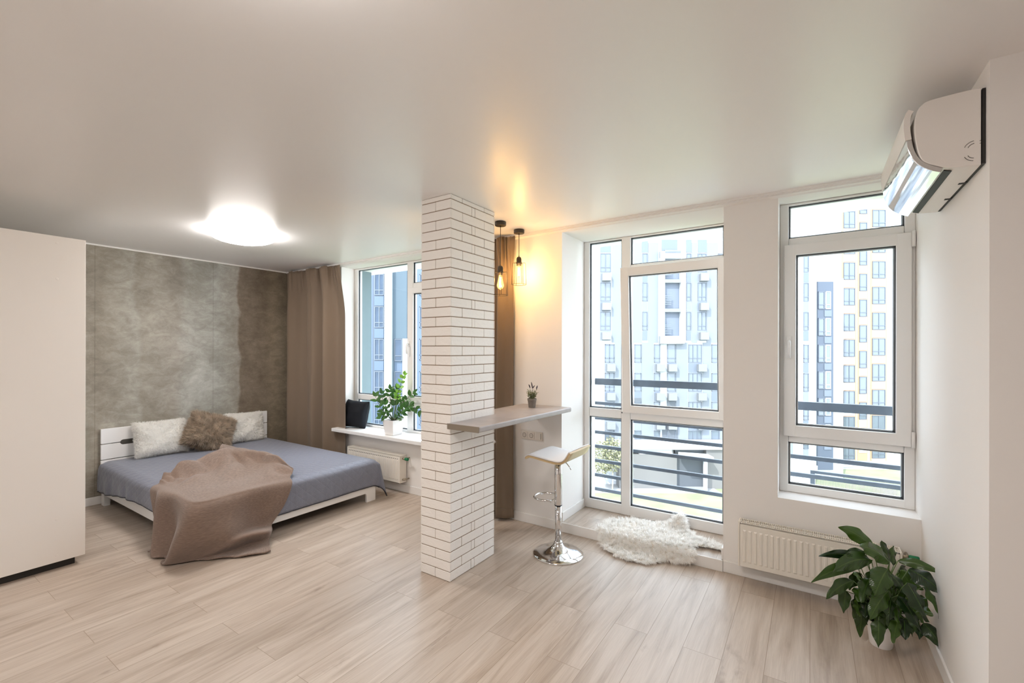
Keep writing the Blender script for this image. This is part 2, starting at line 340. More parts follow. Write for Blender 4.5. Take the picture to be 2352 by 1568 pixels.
def fur_mat(name, col, var=.0):
    m = bpy.data.materials.new(name); m.use_nodes = True; nt = m.node_tree; nt.nodes.clear(); L = nt.links
    o = N(nt, 'ShaderNodeOutputMaterial'); d = N(nt, 'ShaderNodeBsdfDiffuse'); t = N(nt, 'ShaderNodeBsdfTranslucent'); mx = N(nt, 'ShaderNodeMixShader'); mx.inputs[0].default_value = .5
    tc = N(nt, 'ShaderNodeTexCoord'); nz = N(nt, 'ShaderNodeTexNoise'); nz.inputs['Scale'].default_value = 24; nz.inputs['Detail'].default_value = 3; L.new(tc.outputs['Object'], nz.inputs['Vector'])
    rp = ramp(nt, [(.3, [c*(1-var) for c in col]), (.7, [min(1, c*(1+var)) for c in col])]); L.new(nz.outputs['Fac'], rp.inputs[0])
    L.new(rp.outputs[0], d.inputs[0]); L.new(rp.outputs[0], t.inputs[0]); L.new(d.outputs[0], mx.inputs[1]); L.new(t.outputs[0], mx.inputs[2]); L.new(mx.outputs[0], o.inputs[0]); return m
M['white_fur'] = fur_mat('white_fur', (.985, .975, .95), .01)
M['brown_fur'] = fur_mat('brown_fur', (.54, .445, .35), .25)
M['sheep_fur'] = fur_mat('sheepskin_fur', (.99, .975, .95), .01)
M['pelt'] = mat('sheepskin_hide', (.80, .74, .66), .9)
M['black_cloth'] = mat('black_cloth', (.008, .009, .012), .75, spec=.2, bump=(250, .2, .001))
M['pot'] = mat('white_ceramic', (.82, .80, .785), .3)
M['soil'] = mat('potting_soil', (.045, .03, .02), .95, bump=(80, .8, .01))
M['stem'] = mat('green_stem', (.10, .17, .04), .5)
M['zzstem'] = mat('dark_stem', (.055, .085, .03), .45)
M['lily'] = leaf_mat('peace_lily_leaf', (.006, .022, .004), (.042, .092, .008), .27)
M['zz'] = leaf_mat('glossy_leaf', (.025, .11, .02), (.05, .17, .025), .28)
M['zzyoung'] = leaf_mat('young_leaf', (.16, .42, .05), (.22, .5, .06), .3)
M['clay'] = mat('grey_clay', (.19, .165, .14), .85, vary=.25, vscale=30)
M['lavleaf'] = mat('lavender_leaf', (.21, .235, .11), .7, vary=.4, vscale=60)
M['lavflower'] = mat('lavender_flower', (.040, .030, .060), .8)
M['plate'] = mat('socket_plastic', (.72, .66, .59), .4)
M['well'] = mat('socket_well_plastic', (.30, .26, .22), .5); M['ply'] = mat('plywood_edge', (.52, .375, .20), .5, vary=.15, vscale=40)
M['plyback'] = mat('pale_maple_veneer', (.72, .62, .42), .45)
M['seatpad'] = mat('white_leatherette', (.80, .79, .80), .4)
M['ac'] = mat('air_conditioner_plastic', (.83, .79, .75), .32)
M['dome'] = emit('lamp_diffuser', (1, .95, .915), LAMP_E)
M['filament'] = emit('glowing_filament', (1, .58, .18), 160)
M['bulb'] = glass_mat('amber_bulb_glass', (1.0, .86, .55), .8)
_nt = M['bulb'].node_tree; _e = N(_nt, 'ShaderNodeEmission'); _e.inputs[0].default_value = (1, .62, .22, 1); _e.inputs[1].default_value = 1.1   # the lit bulb glows
_a = N(_nt, 'ShaderNodeAddShader'); _o = next(n for n in _nt.nodes if n.type == 'OUTPUT_MATERIAL'); _l = _o.inputs[0].links[0].from_socket
_nt.links.new(_l, _a.inputs[0]); _nt.links.new(_e.outputs[0], _a.inputs[1]); _nt.links.new(_a.outputs[0], _o.inputs[0])

M['facw'] = mat('white_render', (.40, .415, .44), .8); M['facb'] = mat('pale_blue_render', (.150, .166, .190), .8); M['facg'] = mat('blue_grey_panel', (.11, .13, .165), .7)
M['facwin'] = mat('facade_window_glass', (.095, .115, .14), .08, spec=.8, vary=.35, vscale=.7); M['facfr'] = mat('facade_window_frame', (.085, .10, .125), .5); M['facwf'] = mat('white_facade_frame', (.75, .75, .75), .5)
M['unit'] = mat('outdoor_unit_casing', (.155, .162, .175), .6); M['facd'] = mat('dark_opening', (.075, .085, .10), .6)
M['shade'] = mat('shade_blue_cladding', (.07, .10, .15), .6); M['slate_shade'] = mat('slate_and_shade_cladding', (.060, .075, .105), .55); M['cyan'] = mat('shade_cyan_render', (.062, .088, .112), .8)  # wing W's shade put into darker blues; slate is also tower B's own colour
M['cyan2'] = mat('pale_cyan_reveal', (.135, .185, .20), .8); M['wwin'] = mat('shaded_window_glass', (.045, .065, .10), .25, spec=.25, vary=.5, vscale=.9); M['orange'] = mat('orange_render', (.31, .20, .125), .8); M['grass'] = mat('lawn_grass', (.185, .205, .115), .9, vary=.5, vscale=.5); M['pave'] = mat('pale_paving', (.25, .25, .25), .85, vary=.08, vscale=.4)  # wwin: facade glass coloured darker to stand for wing W's shade
M['tree'] = mat('pale_foliage', (.22, .22, .13), .8, vary=.4, vscale=2); M['bark'] = mat('bark', (.45, .40, .33), .9)
# ------------------------------------------------------------------ fur
def surface_samples(src, n, seed, outward=False):
    me = src.data; me.calc_loop_triangles(); r = np.random.default_rng(seed)
    V = np.array([v.co[:] for v in me.vertices]); T = np.array([t.vertices[:] for t in me.loop_triangles])
    VN = np.array([v.normal[:] for v in me.vertices])
    a, b, c = V[T[:, 0]], V[T[:, 1]], V[T[:, 2]]
    area = np.linalg.norm(np.cross(b-a, c-a), axis=1); idx = r.choice(len(T), n, p=area/area.sum())
    u = r.random((n, 1)); w = r.random((n, 1)); m = (u+w) > 1; u = np.where(m, 1-u, u); w = np.where(m, 1-w, w)
    P = a[idx]*(1-u-w) + b[idx]*u + c[idx]*w
    Nn = VN[T[idx, 0]]*(1-u-w) + VN[T[idx, 1]]*u + VN[T[idx, 2]]*w
    Nn /= np.linalg.norm(Nn, axis=1, keepdims=True)+1e-9
    if outward:
        Nn = Nn*np.sign((Nn*P).sum(1, keepdims=True)+1e-9)
    elif Nn[:, 2].mean() < 0: Nn = -Nn
    return P, Nn
def fur(src, name, n, length, width, mat_, seed, lift=1.0, jit=.5, droop=.3, comb=None, clump=0.0, keep=None, outward=False):
    r = np.random.default_rng(seed); P, Nn = surface_samples(src, n, seed, outward)
    if keep is not None:
        k = keep(P, Nn); P, Nn = P[k], Nn[k]; n = len(P)
    D = Nn*lift + r.normal(0, jit, (n, 3))
    if comb is not None: D += comb(P, Nn)
    if clump > 0:      # locks: neighbouring hairs share a direction
        q = np.floor(P/clump).astype(int); h = (q[:, 0]*73856093 ^ q[:, 1]*19349663 ^ q[:, 2]*83492791) & 1023
        tab = r.normal(0, 1, (1024, 3)); D += tab[h]*.55
    D -= Nn*np.minimum(0, (D*Nn).sum(1, keepdims=True)-.15)
    D /= np.linalg.norm(D, axis=1, keepdims=True)
    Ls = length*(.6+.6*r.random((n, 1)))
    S = np.cross(D, Nn + r.normal(0, .10, (n, 3))); S /= np.linalg.norm(S, axis=1, keepdims=True)+1e-9; S *= width
    g = np.array([0, 0, -1.0])
    p1 = P + D*Ls*.5; d2 = D + g*droop; d2 /= np.linalg.norm(d2, axis=1, keepdims=True); p2 = p1 + d2*Ls*.5
    P0 = P - Nn*.003
    vs = np.stack([P0-S, P0+S, p1+S*.75, p1-S*.75, p2], 1).reshape(-1, 3)
    b = np.arange(n)*5
    me = bpy.data.meshes.new(name)
    flip = (np.cross(S, D)*Nn).sum(1, keepdims=True) < 0; S = np.where(flip, -S, S)
    vs = np.stack([P0-S, P0+S, p1+S*.75, p1-S*.75, p2], 1).reshape(-1, 3)
    q = np.stack([b, b+1, b+2, b+3], 1).tolist(); t = np.stack([b+3, b+2, b+4], 1).tolist()
    me.from_pydata(vs.tolist(), [], q+t); me.materials.append(mat_)
    o = bpy.data.objects.new(name, me); COL.objects.link(o); o.parent = src
    o.matrix_parent_inverse = Matrix.Identity(4); o['kind'] = 'stuff'
    return o

# ================================================================== SETTING
H = 2.70; WY = 3.612; GX = -6.187; RX = 0.556; XC, YC = -2.083, 2.379
def struct(o, label=None, cat=None):
    o['kind'] = 'structure'
    if label: o['label'] = label
    if cat: o['category'] = cat
    return o
struct(MB().box(GX-.2, 3.4, -3.4, WY+.02, -.12, 0).build('floor', M['floor']), 'light oak laminate floor of long planks', 'floor')
struct(MB().box(GX-.2, 3.4, -3.4, 4.4, H, H+.15).build('ceiling', M['ceiling']), 'satin white stretch ceiling', 'ceiling')
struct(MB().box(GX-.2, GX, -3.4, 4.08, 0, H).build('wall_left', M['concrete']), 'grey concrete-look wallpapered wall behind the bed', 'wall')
# window wall: a pier per solid bay, spandrels and lintels, one mesh
w = MB()
w.box(GX, -4.996, WY, 4.08, 0, H)
w.box(-4.996, -2.75, WY, 4.08, 0, .585); w.box(-4.996, -2.75, WY, 4.08, 2.664, H)
w.box(-2.75, -1.853, WY, 4.36, 0, H)
w.box(-1.853, -.531, WY, 4.36, 2.666, H); w.box(-1.853, -.531, WY+.02, 4.36, -.12, .0)
w.box(-.531, -.187, WY, 4.12, 0, H)
w.box(-.187, RX, WY, 4.02, 0, .60); w.box(-.187, RX, WY, 4.02, 2.664, H)
struct(w.build('wall_window', M['paint']), 'white wall with three tall windows', 'wall')
struct(MB().box(RX, 3.4, 2.385, 4.12, 0, H).build('wall_right', M['paint']), 'white wall carrying the air conditioner', 'wall')
struct(MB().box(3.2, 3.4, -3.4, 2.385, 0, H).build('wall_far_right', M['paint']), 'white wall out of view on the right', 'wall')
struct(MB().box(GX, 3.2, -3.4, -3.2, 0, H).build('wall_rear', M['paint']), 'white wall behind the camera', 'wall')
# raised step in the middle window bay
st = MB().box(-1.853, -.531, WY-.012, 4.14, 0, .080)
struct(st.build('trim_1', M['floor'], bevel=.003), 'low laminate step in the middle window bay', 'step')
struct(MB().box(-1.853, -.531, WY-.022, WY-.012, 0, .084).build('trim_2', M['trim'], bevel=.003), 'white board facing the low window step', 'trim')
# cornice: curtain track moulding along the window wall
c = MB().prism([(WY, H), (WY-.045, H), (WY-.045, H-.016), (WY-.030, H-.016), (WY-.030, H-.026), (WY-.012, H-.030), (WY, H-.038)], 'x', GX, RX)
struct(c.build('trim_3', M['trim']), 'narrow white ceiling moulding above the windows', 'trim')
struct(MB().box(GX, GX+.012, -3.2, WY, H-.014, H).build('trim_4', M['trim']), 'thin white ceiling strip above the grey wall', 'trim')
def base(name, pts, lab):
    b = MB()
    for x0, x1, y0, y1, z0 in pts: b.box(x0, x1, y0, y1, z0, z0+.084)
    struct(b.build(name, M['trim'], bevel=.004), lab, 'baseboard')
base('baseboard_window', [(GX, -1.853, WY-.014, WY, 0), (-.531, RX, WY-.014, WY, 0), (-1.853, -1.840, WY, 4.09, .08), (-.545, -.531, WY, 4.09, .08)], 'white baseboard under the windows')
base('baseboard_left', [(GX, GX+.014, -3.2, WY-.014, 0)], 'white baseboard on the grey wall')
base('baseboard_right', [(RX-.013, RX, 2.372, WY-.014, 0), (RX, 3.2, 2.372, 2.385, 0)], 'white baseboard below the air conditioner wall')

# ---- windows ---------------------------------------------------------------
def pane_set(win, x0, x1, z0, z1, y, name='pane'):
    # a fixed light: black gasket, spacer, glass
    g = MB(); t = .0055
    for a, b, c2, d in ((x0, x1, z0, z0+t), (x0, x1, z1-t, z1), (x0, x0+t, z0, z1), (x1-t, x1, z0, z1)):
        g.box(a, b, y-.004, y+.034, c2, d)
    gk = g.build('gasket', M['gasket'], win)
    s = MB(); t2 = .013
    for a, b, c2, d in ((x0, x1, z0, z0+t2), (x0, x1, z1-t2, z1), (x0, x0+t2, z0, z1), (x1-t2, x1, z0, z1)):
        s.box(a, b, y+.010, y+.024, c2, d)
    s.build('spacer', M['spacer'], win)
    MB().box(x0+.002, x1-.002, y+.004, y+.008, z0+.002, z1-.002).build(name, M['glass'], win)
def frame_bars(bars, y0, y1, name, win, bev=.006, m='pvc'):
    b = MB()
    for x0, x1, z0, z1 in bars:
        e = .0009 if (x1-x0) > (z1-z0) else 0; k = .0012 if e else 0     # rails sit a hair behind the stiles
        b.box(x0+k, x1-k, y0+e, y1-e, z0+k*(z0 < .7), z1-k*(z1 > 2.6))
    return b.build(name, M[m], win, bevel=bev)
def handle(win, x, y, z, down=True):
    h = empty('handle'); h.parent = win; h.location = (x, y, z)
    MB().box(-.014, .014, -.010, 0, -.035, .035).build('handle_plate', M['pvc'], h, bevel=.004)
    s = -1 if down else 1
    MB().tube([(0, -.01, 0), (0, -.04, 0), (0, -.045, s*.02), (0, -.042, s*.12)], [.008, .009, .010, .009], 10).build('lever', M['pvc'], h, smooth=True)
    return h
# window_1: bedroom window
w1 = empty('window_1', (0, 0, 0), kind='structure', label='bedroom window with sill plant behind the brick pillar', cat='window'); Y1 = 3.815
frame_bars([(-4.996, -4.935, .585, 2.664), (-2.81, -2.75, .585, 2.664), (-4.996, -2.75, .585, .655), (-4.996, -2.75, 2.644, 2.664),
            (-4.022, -3.928, .585, 2.664), (-4.935, -4.022, .965, 1.036), (-3.928, -2.81, 2.335, 2.40), (-3.928, -2.81, .93, 1.03), (-3.30, -3.22, .585, 2.664)], Y1, Y1+.07, 'window_frame', w1)
pane_set(w1, -4.935, -4.022, 1.036, 2.648, Y1+.02); pane_set(w1, -4.935, -4.022, .655, .965, Y1+.02)
pane_set(w1, -3.928, -3.30, 2.40, 2.648, Y1+.02); pane_set(w1, -3.22, -2.81, 2.40, 2.648, Y1+.02)
pane_set(w1, -3.928, -3.30, .655, .93, Y1+.02); pane_set(w1, -3.22, -2.81, .655, .93, Y1+.02)
frame_bars([(-3.985, -3.905, .99, 2.345), (-3.33, -3.25, .99, 2.345), (-3.985, -3.25, .99, 1.06), (-3.985, -3.25, 2.275, 2.345)], Y1-.022, Y1+.03, 'sash', w1)
pane_set(w1, -3.905, -3.33, 1.06, 2.275, Y1)
pane_set(w1, -3.22, -2.81, 1.03, 2.335, Y1+.02)
handle(w1, -3.962, Y1-.022, 1.68)
MB().box(-5.02, -2.72, 3.485, Y1, .586, .628).build('window_sill', M['whitelac'], w1, bevel=.006)
MB().box(-4.9965, -4.990, Y1+.071, 4.079, .60, 2.66).build('outer_reveal', M['cyan2'], w1)
# window_2: tall bay window, sash tilted in
w2 = empty('window_2', (0, 0, 0), kind='structure', label='floor-length bay window with a tilted sash', cat='window'); Y2 = 4.085
frame_bars([(-1.853, -1.797, .080, 2.666), (-.60, -.531, .080, 2.666), (-1.853, -.531, .080, .172), (-1.853, -.531, 2.650, 2.666),
            (-1.474, -1.388, .080, 2.666), (-1.797, -1.474, .972, 1.056), (-1.388, -.60, 2.33, 2.400), (-1.388, -.60, .972, 1.062)], Y2, Y2+.07, 'window_frame', w2)
pane_set(w2, -1.797, -1.474, 1.056, 2.650, Y2+.02); pane_set(w2, -1.797, -1.474, .172, .972, Y2+.02)
pane_set(w2, -1.388, -.60, 2.40, 2.650, Y2+.02); pane_set(w2, -1.388, -.60, .172, .972, Y2+.02)
sash = empty('sash', (0, Y2-.003, 1.035)); sash.parent = w2; sash.rotation_euler = (math.radians(3.2), 0, 0)
frame_bars([(-1.452, -1.374, .0, 1.332), (-.632, -.56, .0, 1.332), (-1.452, -.56, .0, .070), (-1.452, -.56, 1.252, 1.332)], -.025, .032, 'sash_frame', sash)
pane_set(sash, -1.374, -.632, .070, 1.252, -.004)
MB().box(-1.463, -1.452, -.028, -.022, -.006, .006).build('hinge_cover', M['gasket'], sash, bevel=.002)
# window_3: right window
w3 = empty('window_3', (0, 0, 0), kind='structure', label='window beside the air conditioner wall', cat='window'); Y3 = 3.80
frame_bars([(-.187, -.132, .600, 2.664), (.502, RX, .600, 2.664), (-.187, RX, .600, .655), (-.187, RX, 2.648, 2.664), (-.132, .502, .958, 1.03), (-.132, .502, 2.35, 2.415)], Y3, Y3+.07, 'window_frame', w3)
pane_set(w3, -.132, .502, 2.415, 2.650, Y3+.02); pane_set(w3, -.132, .502, .655, .958, Y3+.02)
frame_bars([(-.160, -.086, 1.003, 2.366), (.458, .536, 1.003, 2.366), (-.160, .536, 1.003, 1.083), (-.160, .536, 2.290, 2.366)], Y3-.024, Y3+.03, 'sash', w3)
pane_set(w3, -.086, .458, 1.083, 2.290, Y3)
handle(w3, -.126, Y3-.024, 1.68)
for z in (2.27, 1.0):
    MB().tube([(.543, Y3-.03, z), (.543, Y3-.03, z+.10)], .010, 10).build('hinge', M['pvc'], w3, smooth=True)

# ================================================================== BRICK PILLAR
pil = empty('column', (XC-.142, YC+.262, 0), kind='structure', label='white brick-clad pillar between bed and bar counter', cat='pillar')
x0, x1, y0, y1 = XC-.283, XC, YC, YC+.525
core = MB().box(x0+.006, x1-.006, y0+.006, y1-.006, 0, H); co = core.build('pillar_core', M['joint']); co.parent = pil; co.matrix_parent_inverse = Matrix.Translation(-pil.location)
bk = MB(); rows = 39.5; ph = H/rows; g = .0019; R_ = random.Random(3)
def brick_xface(xa, xb, ya, yb, za, zb):
    bk.box(xa, xb, ya, yb, za, zb)
for k in range(40):
    za = k*ph+.0027; zb = min((k+1)*ph-.0027, H-.002)
    A = (k % 2 == 0)
    def jx(): return R_.uniform(-.0025, .0025)
    # faces across y (front and back): halves on A rows, whole on B rows
    cuts = [x0, (x0+x1)/2 + jx(), x1] if A else [x0, x1]
    for (ya, yb) in ((y0, y0+.012), (y1-.012, y1)):
        for i in range(len(cuts)-1):
            d = R_.uniform(0, .0025); s = -1 if ya == y0 else 1
            bk.box(cuts[i]+(g if i else 0), cuts[i+1]-(g if i < len(cuts)-2 else 0), ya+(d if s < 0 else 0), yb-(d if s > 0 else 0), za, zb)
    L_ = y1-y0
    fr = [0, .455, .525, 1] if A else [0, .25, .745, 1]
    cuts = [y0+L_*f + (jx() if 0 < f < 1 else 0) for f in fr]
    for (xa, xb, s) in ((x1-.012, x1, 1), (x0, x0+.012, -1)):
        for i in range(len(cuts)-1):
            d = R_.uniform(0, .003)
            a = cuts[i] + (.0121 if i == 0 else g); b = cuts[i+1] - (.0121 if i == len(cuts)-2 else g)
            bk.box(xa+(d if s < 0 else 0), xb-(d if s > 0 else 0), a, b, za, zb)
bo = bk.build('brick_cladding', M['brick'], bevel=.0025, bseg=1); bo.parent = pil; bo.matrix_parent_inverse = Matrix.Translation(-pil.location)

# ================================================================== BAR COUNTER AND ITS THINGS
bar = empty('bar_counter', (XC, 3.0, 1.069), label='grey concrete-look bar counter from brick pillar to wall', cat='counter')
def local(o, root):
    o.parent = root; o.matrix_parent_inverse = Matrix.Translation(-root.location); return o
poly = [(XC+.001, 2.349), (-1.808, 2.349), (-1.755, WY), (-2.262, WY), (-2.262, y1+.003), (XC+.001, y1+.003)]
local(MB().prism(poly, 'z', 1.069, 1.109).build('worktop', M['counter'], bevel=.010, bseg=3), bar)
local(MB().prism([(XC+.001, 2.345), (-1.809, 2.345), (-1.809, 2.349), (XC+.001, 2.349)], 'z', 1.0695, 1.1085).build('edge_strip', M['edge']), bar)

# lavender
lv = empty('potted_lavender', (-2.035, 3.40, 1.109), label='small potted lavender on the bar counter', cat='potted plant')
MB().lathe([(.028, 0), (.030, .004), (.036, .05), (.0375, .062), (.040, .062), (.0405, .079), (.037, .079), (.034, .07)], n=28).build('pot', M['clay'], lv, smooth=True, bevel=.001)
MB().lathe([(.001, .071), (.035, .071)], n=20, cap=False).build('soil', M['soil'], lv)
lf = MB(); R_ = random.Random(5)
for i in range(34):
    a = R_.uniform(0, 2*PI); r0 = R_.uniform(0, .022); tl = R_.uniform(.05, .085); out = R_.uniform(.1, .55)
    p0 = Vector((r0*math.cos(a), r0*math.sin(a), .072)); d = Vector((math.cos(a)*out, math.sin(a)*out, 1)).normalized()
    lf.tube([p0, p0+d*tl*.6, p0+d*tl], [.0011, .0009, .0005], 4)
    for j in range(9):
        t = .15+.85*j/8; q = p0+d*tl*t; b = R_.uniform(0, 2*PI); dd = (Vector((math.cos(b), math.sin(b), R_.uniform(.2, .9)))).normalized()
        sdd = dd.cross(d).normalized()*.0036; e = q+dd*R_.uniform(.015, .026)
        lf.add([q, q+(e-q)*.5+sdd, e, q+(e-q)*.5-sdd], [(0, 1, 2, 3)])
lf.build('foliage', M['lavleaf'], lv, recalc=False)
def spike(p, q):
    P = Vector(p); Q = Vector(q); base_ = Vector((P.x*.4, P.y*.4, .09)); s = MB(); s.tube([base_, (base_+P)/2+Vector((0, 0, .01)), P], .0008, 5)
    for i in range(22):
        t = i/21; c_ = P.lerp(Q, t); r_ = .0048*(math.sin(PI*min(1, .15+t*.8))**.7)
        for k in range(4):
            a = k*PI/2+i*.8; o_ = Vector((math.cos(a), math.sin(a), .6))*r_
            s.add([c_+o_*.4+Vector((.002, 0, 0)), c_+o_*1.2, c_+o_*.6+Vector((0, .002, .003)), c_+o_*.3-Vector((.0015, 0, .002))], [(0, 1, 2), (0, 2, 3), (1, 2, 3)])
    s.build('flower_spike', M['lavflower'], lv, recalc=False)
def lr(r, u, d=0): return RT*r + UP*u - FW*d
spike(lr(-.017, .172), lr(-.028, .200)); spike(lr(.004, .168), lr(-.006, .221, .005)); spike(lr(.008, .170, .01), lr(.022, .192, .01)); spike(lr(.040, .160), lr(.046, .190))

# wall socket
so = empty('wall_socket', (-2.161, WY, .818), label='double white wall socket under the bar counter', cat='socket')
MB().box(-.115, .115, -.010, 0, -.040, .040).build('cover_frame', M['plate'], so, bevel=.004)
for cx in (-.075, .0):
    MB().box(cx-.033, cx+.033, -.013, -.010, -.030, .030).build('insert', M['plate'], so, bevel=.002)
    t = MB().lathe([(.0195, 0), (.0205, .003), (.021, .003)], n=24); s = MB()
    s.v = [(cx+p[0], -.0131-p[2]*.3, p[1]) for p in t.v]; s.f = t.f
    ri = s.build('socket_well', M['well'], so)
    t = MB().lathe([(.0, 0), (.0165, 0), (.0165, .0012), (.0, .0012)], n=24, cap=False); d_ = MB(); d_.v = [(cx+p[0], -.0143-p[2], p[1]) for p in t.v]; d_.f = t.f
    d_.build('socket_insert', M['plate'], so)
    for sx_ in (-.008, .008): MB().box(cx+sx_-.002, cx+sx_+.002, -.0160, -.0155, -.002, .002).build('pin_hole', M['dark'], so)
    MB().box(cx-.003, cx+.003, -.0160, -.0155, .013, .0155).build('earth_clip', M['brass'], so); MB().box(cx-.003, cx+.003, -.0160, -.0155, -.0155, -.013).build('earth_clip', M['brass'], so)
MB().box(.042, .100, -.013, -.010, -.030, .030).build('blank_cover', M['plate'], so, bevel=.002)
MB().box(.0995, .1005, -.0135, -.010, -.026, .026).build('cover_gap', M['dark'], so)

# ---- bar stools -------------------------------------------------------------
def make_stool(loc, rz, label):
    s = empty('bar_stool', loc, rz, label, 'bar stool', 'bar stools at the counter')
    MB().lathe([(.001, .0), (.197, .0), (.199, .004), (.196, .009), (.15, .019), (.10, .034), (.065, .052), (.045, .070), (.038, .083), (.034, .090), (.0, .090)], n=56).build('base', M['chrome'], s, smooth=True)
    MB().lathe([(.030, .084), (.034, .088), (.034, .096), (.030, .104), (.026, .106)], n=28).build('collar', M['chrome'], s, smooth=True)
    MB().lathe([(.0255, .098), (.0255, .40)], n=28).build('lower_column', M['chrome'], s, smooth=True)
    MB().lathe([(.0285, .389), (.0295, .392), (.0295, .62), (.0285, .745)], n=28).build('upper_column', M['chrome'], s, smooth=True)
    MB().lathe([(.0302, .384), (.0302, .391)], n=28).build('column_seal', M['gasket'], s)
    # footrest loop towards -x
    pts = [(-.015, -.085, .437)]
    for k in range(0, 25):
        th = -PI/2 - PI*k/24
        pts.append((-.10+.105*math.cos(th), .098*math.sin(th), .432))
    pts.append((-.015, .085, .437))
    f = MB().tube(pts, .0085, 12); f.build('footrest', M['chrome'], s, smooth=True)
    MB().tube([(-.022, -.09, .432), (-.022, .09, .432)], .008, 10).build('footrest_bracket', M['chrome'], s, smooth=True)
    # seat: moulded wave, front edge rolled down towards -x, back lip up towards +x
    prof = [(-.205, .772), (-.190, .786), (-.165, .797), (-.13, .797), (-.06, .789), (.02, .780), (.08, .776), (.115, .781), (.140, .797), (.160, .825), (.178, .858)]
    P = [Vector((x, 0, z)) for x, z in prof]
    def half(u): return .190 - .012*abs(2*u-1)**3
    def top(u, v):
        p = cr(P, u); return (p.x, (2*v-1)*half(u), p.z + .004*(1-(2*v-1)**2))
    MB().grid(top, 40, 14).build('seat_pad', M['seatpad'], s, smooth=True, solid=.006)
    def under(off):
        def f_(u, v):
            p = cr(P, u); q = cr(P, min(u+.01, 1)); q0 = cr(P, max(u-.01, 0)); t = (q-q0).normalized(); n_ = Vector((t.z, 0, -t.x))
            p = p + n_*off; return (p.x, (2*v-1)*(half(u)+.002), p.z)
        return f_
    MB().grid(under(.011), 40, 8).build('seat_shell', M['ply'], s, smooth=False, solid=.013)
    MB().grid(under(.0185), 40, 6).build('shell_back', M['plyback'], s, smooth=True, solid=.002)
    MB().box(-.07, .07, -.07, .07, .745, .764).build('seat_plate', M['blackmetal'], s, bevel=.004)
    MB().tube([(.03, -.03, .752), (.10, -.06, .745), (.135, -.075, .722), (.150, -.082, .705)], .004, 8).build('height_lever', M['chrome'], s, smooth=True)
    return s
make_stool((-1.665, 3.19, 0), 0.0, 'white wave-seat chrome bar stool in front of the tall window')
make_stool((-2.59, 3.17, 0), math.pi, 'bar stool almost hidden behind the brick pillar, one seat corner showing')

# ---- pendants ---------------------------------------------------------------
def make_pendant(loc, label, z_sock, bulb_kind, rz):
    p = empty('pendant_lamp', loc, rz, label, 'pendant lamp', 'wire cage pendant lamps over the bar')
    MB().lathe([(.048, 0), (.048, -.030), (.045, -.034), (.0, -.034)], n=32).build('canopy', M['blackmetal'], p, smooth=True, bevel=.002)
    z = z_sock - H
    MB().tube([(0, 0, -.03), (0, 0, -.05), (0, 0, z+.03), (0, 0, z)], [.007, .003, .003, .006], 8).build('cord', M['blackmetal'], p, smooth=True)
    MB().lathe([(.001, z+.012), (.012, z+.010), (.021, z), (.0235, z-.012), (.0235, z-.040), (.027, z-.042), (.027, z-.050), (.0215, z-.052), (.020, z-.072), (.0, z-.072)], n=24).build('socket', M['blackmetal'], p, smooth=True)
    cg = MB(); zt = z-.045; zb = z-.240; n = 6
    for k in range(n):
        a = 2*PI*k/n; c_, s_ = math.cos(a), math.sin(a)
        cg.tube([(.024*c_, .024*s_, zt), (.055*c_, .055*s_, zt), (.0595*c_, .0595*s_, zt-.004), (.0665*c_, .0665*s_, zb)], .0021, 6)
    def ring(r, zz): cg.tube([(r*math.cos(2*PI*k/36), r*math.sin(2*PI*k/36), zz) for k in range(37)], .0022, 6, cap=False)
    ring(.0665, zb)
    cg.build('wire_cage', M['blackmetal'], p, smooth=True)
    zz = z-.070
    if bulb_kind == 'pear':
        pr = [(.012, 0), (.014, -.008), (.022, -.05), (.0295, -.082), (.0295, -.094), (.022, -.110), (.008, -.119), (.003, -.124), (.0, -.125)]
    else:
        pr = [(.012, 0), (.0145, -.010), (.016, -.03), (.016, -.075), (.0135, -.092), (.006, -.102), (.003, -.108), (.0, -.109)]
    b = MB().lathe([(r, zz+h) for r, h in pr], n=28, cap=False).build('bulb', M['bulb'], p, smooth=True)
    fl = MB(); zlo = zz+pr[-1][1]*.82; zhi = zz-.018; rr = .0095 if bulb_kind == 'pear' else .008
    for k in range(8):
        a = PI/4*k
        fl.tube([(rr*.5*math.cos(a), rr*.5*math.sin(a), zhi), (rr*math.cos(a+.3), rr*math.sin(a+.3), zlo)], .0014, 5)
    fo = fl.build('filament', M['filament'], b)
    l = bpy.data.objects.new('bulb_light', bpy.data.lights.new('bulb_light', 'POINT')); COL.objects.link(l)
    l.data.energy = BULB_W; l.data.color = (1, .66, .33); l.data.shadow_soft_size = .018; l.parent = p; l.location = (0, 0, (zlo+zhi)/2)
    return p
make_pendant((-2.200, 3.150, H), 'black wire cage pendant lamp closest to the brick pillar, pear-shaped bulb', 2.318, 'pear', .2)
make_pendant((-2.205, 3.450, H), 'black wire cage pendant lamp by the wall, slim tubular bulb', 2.445, 'tube', .45)

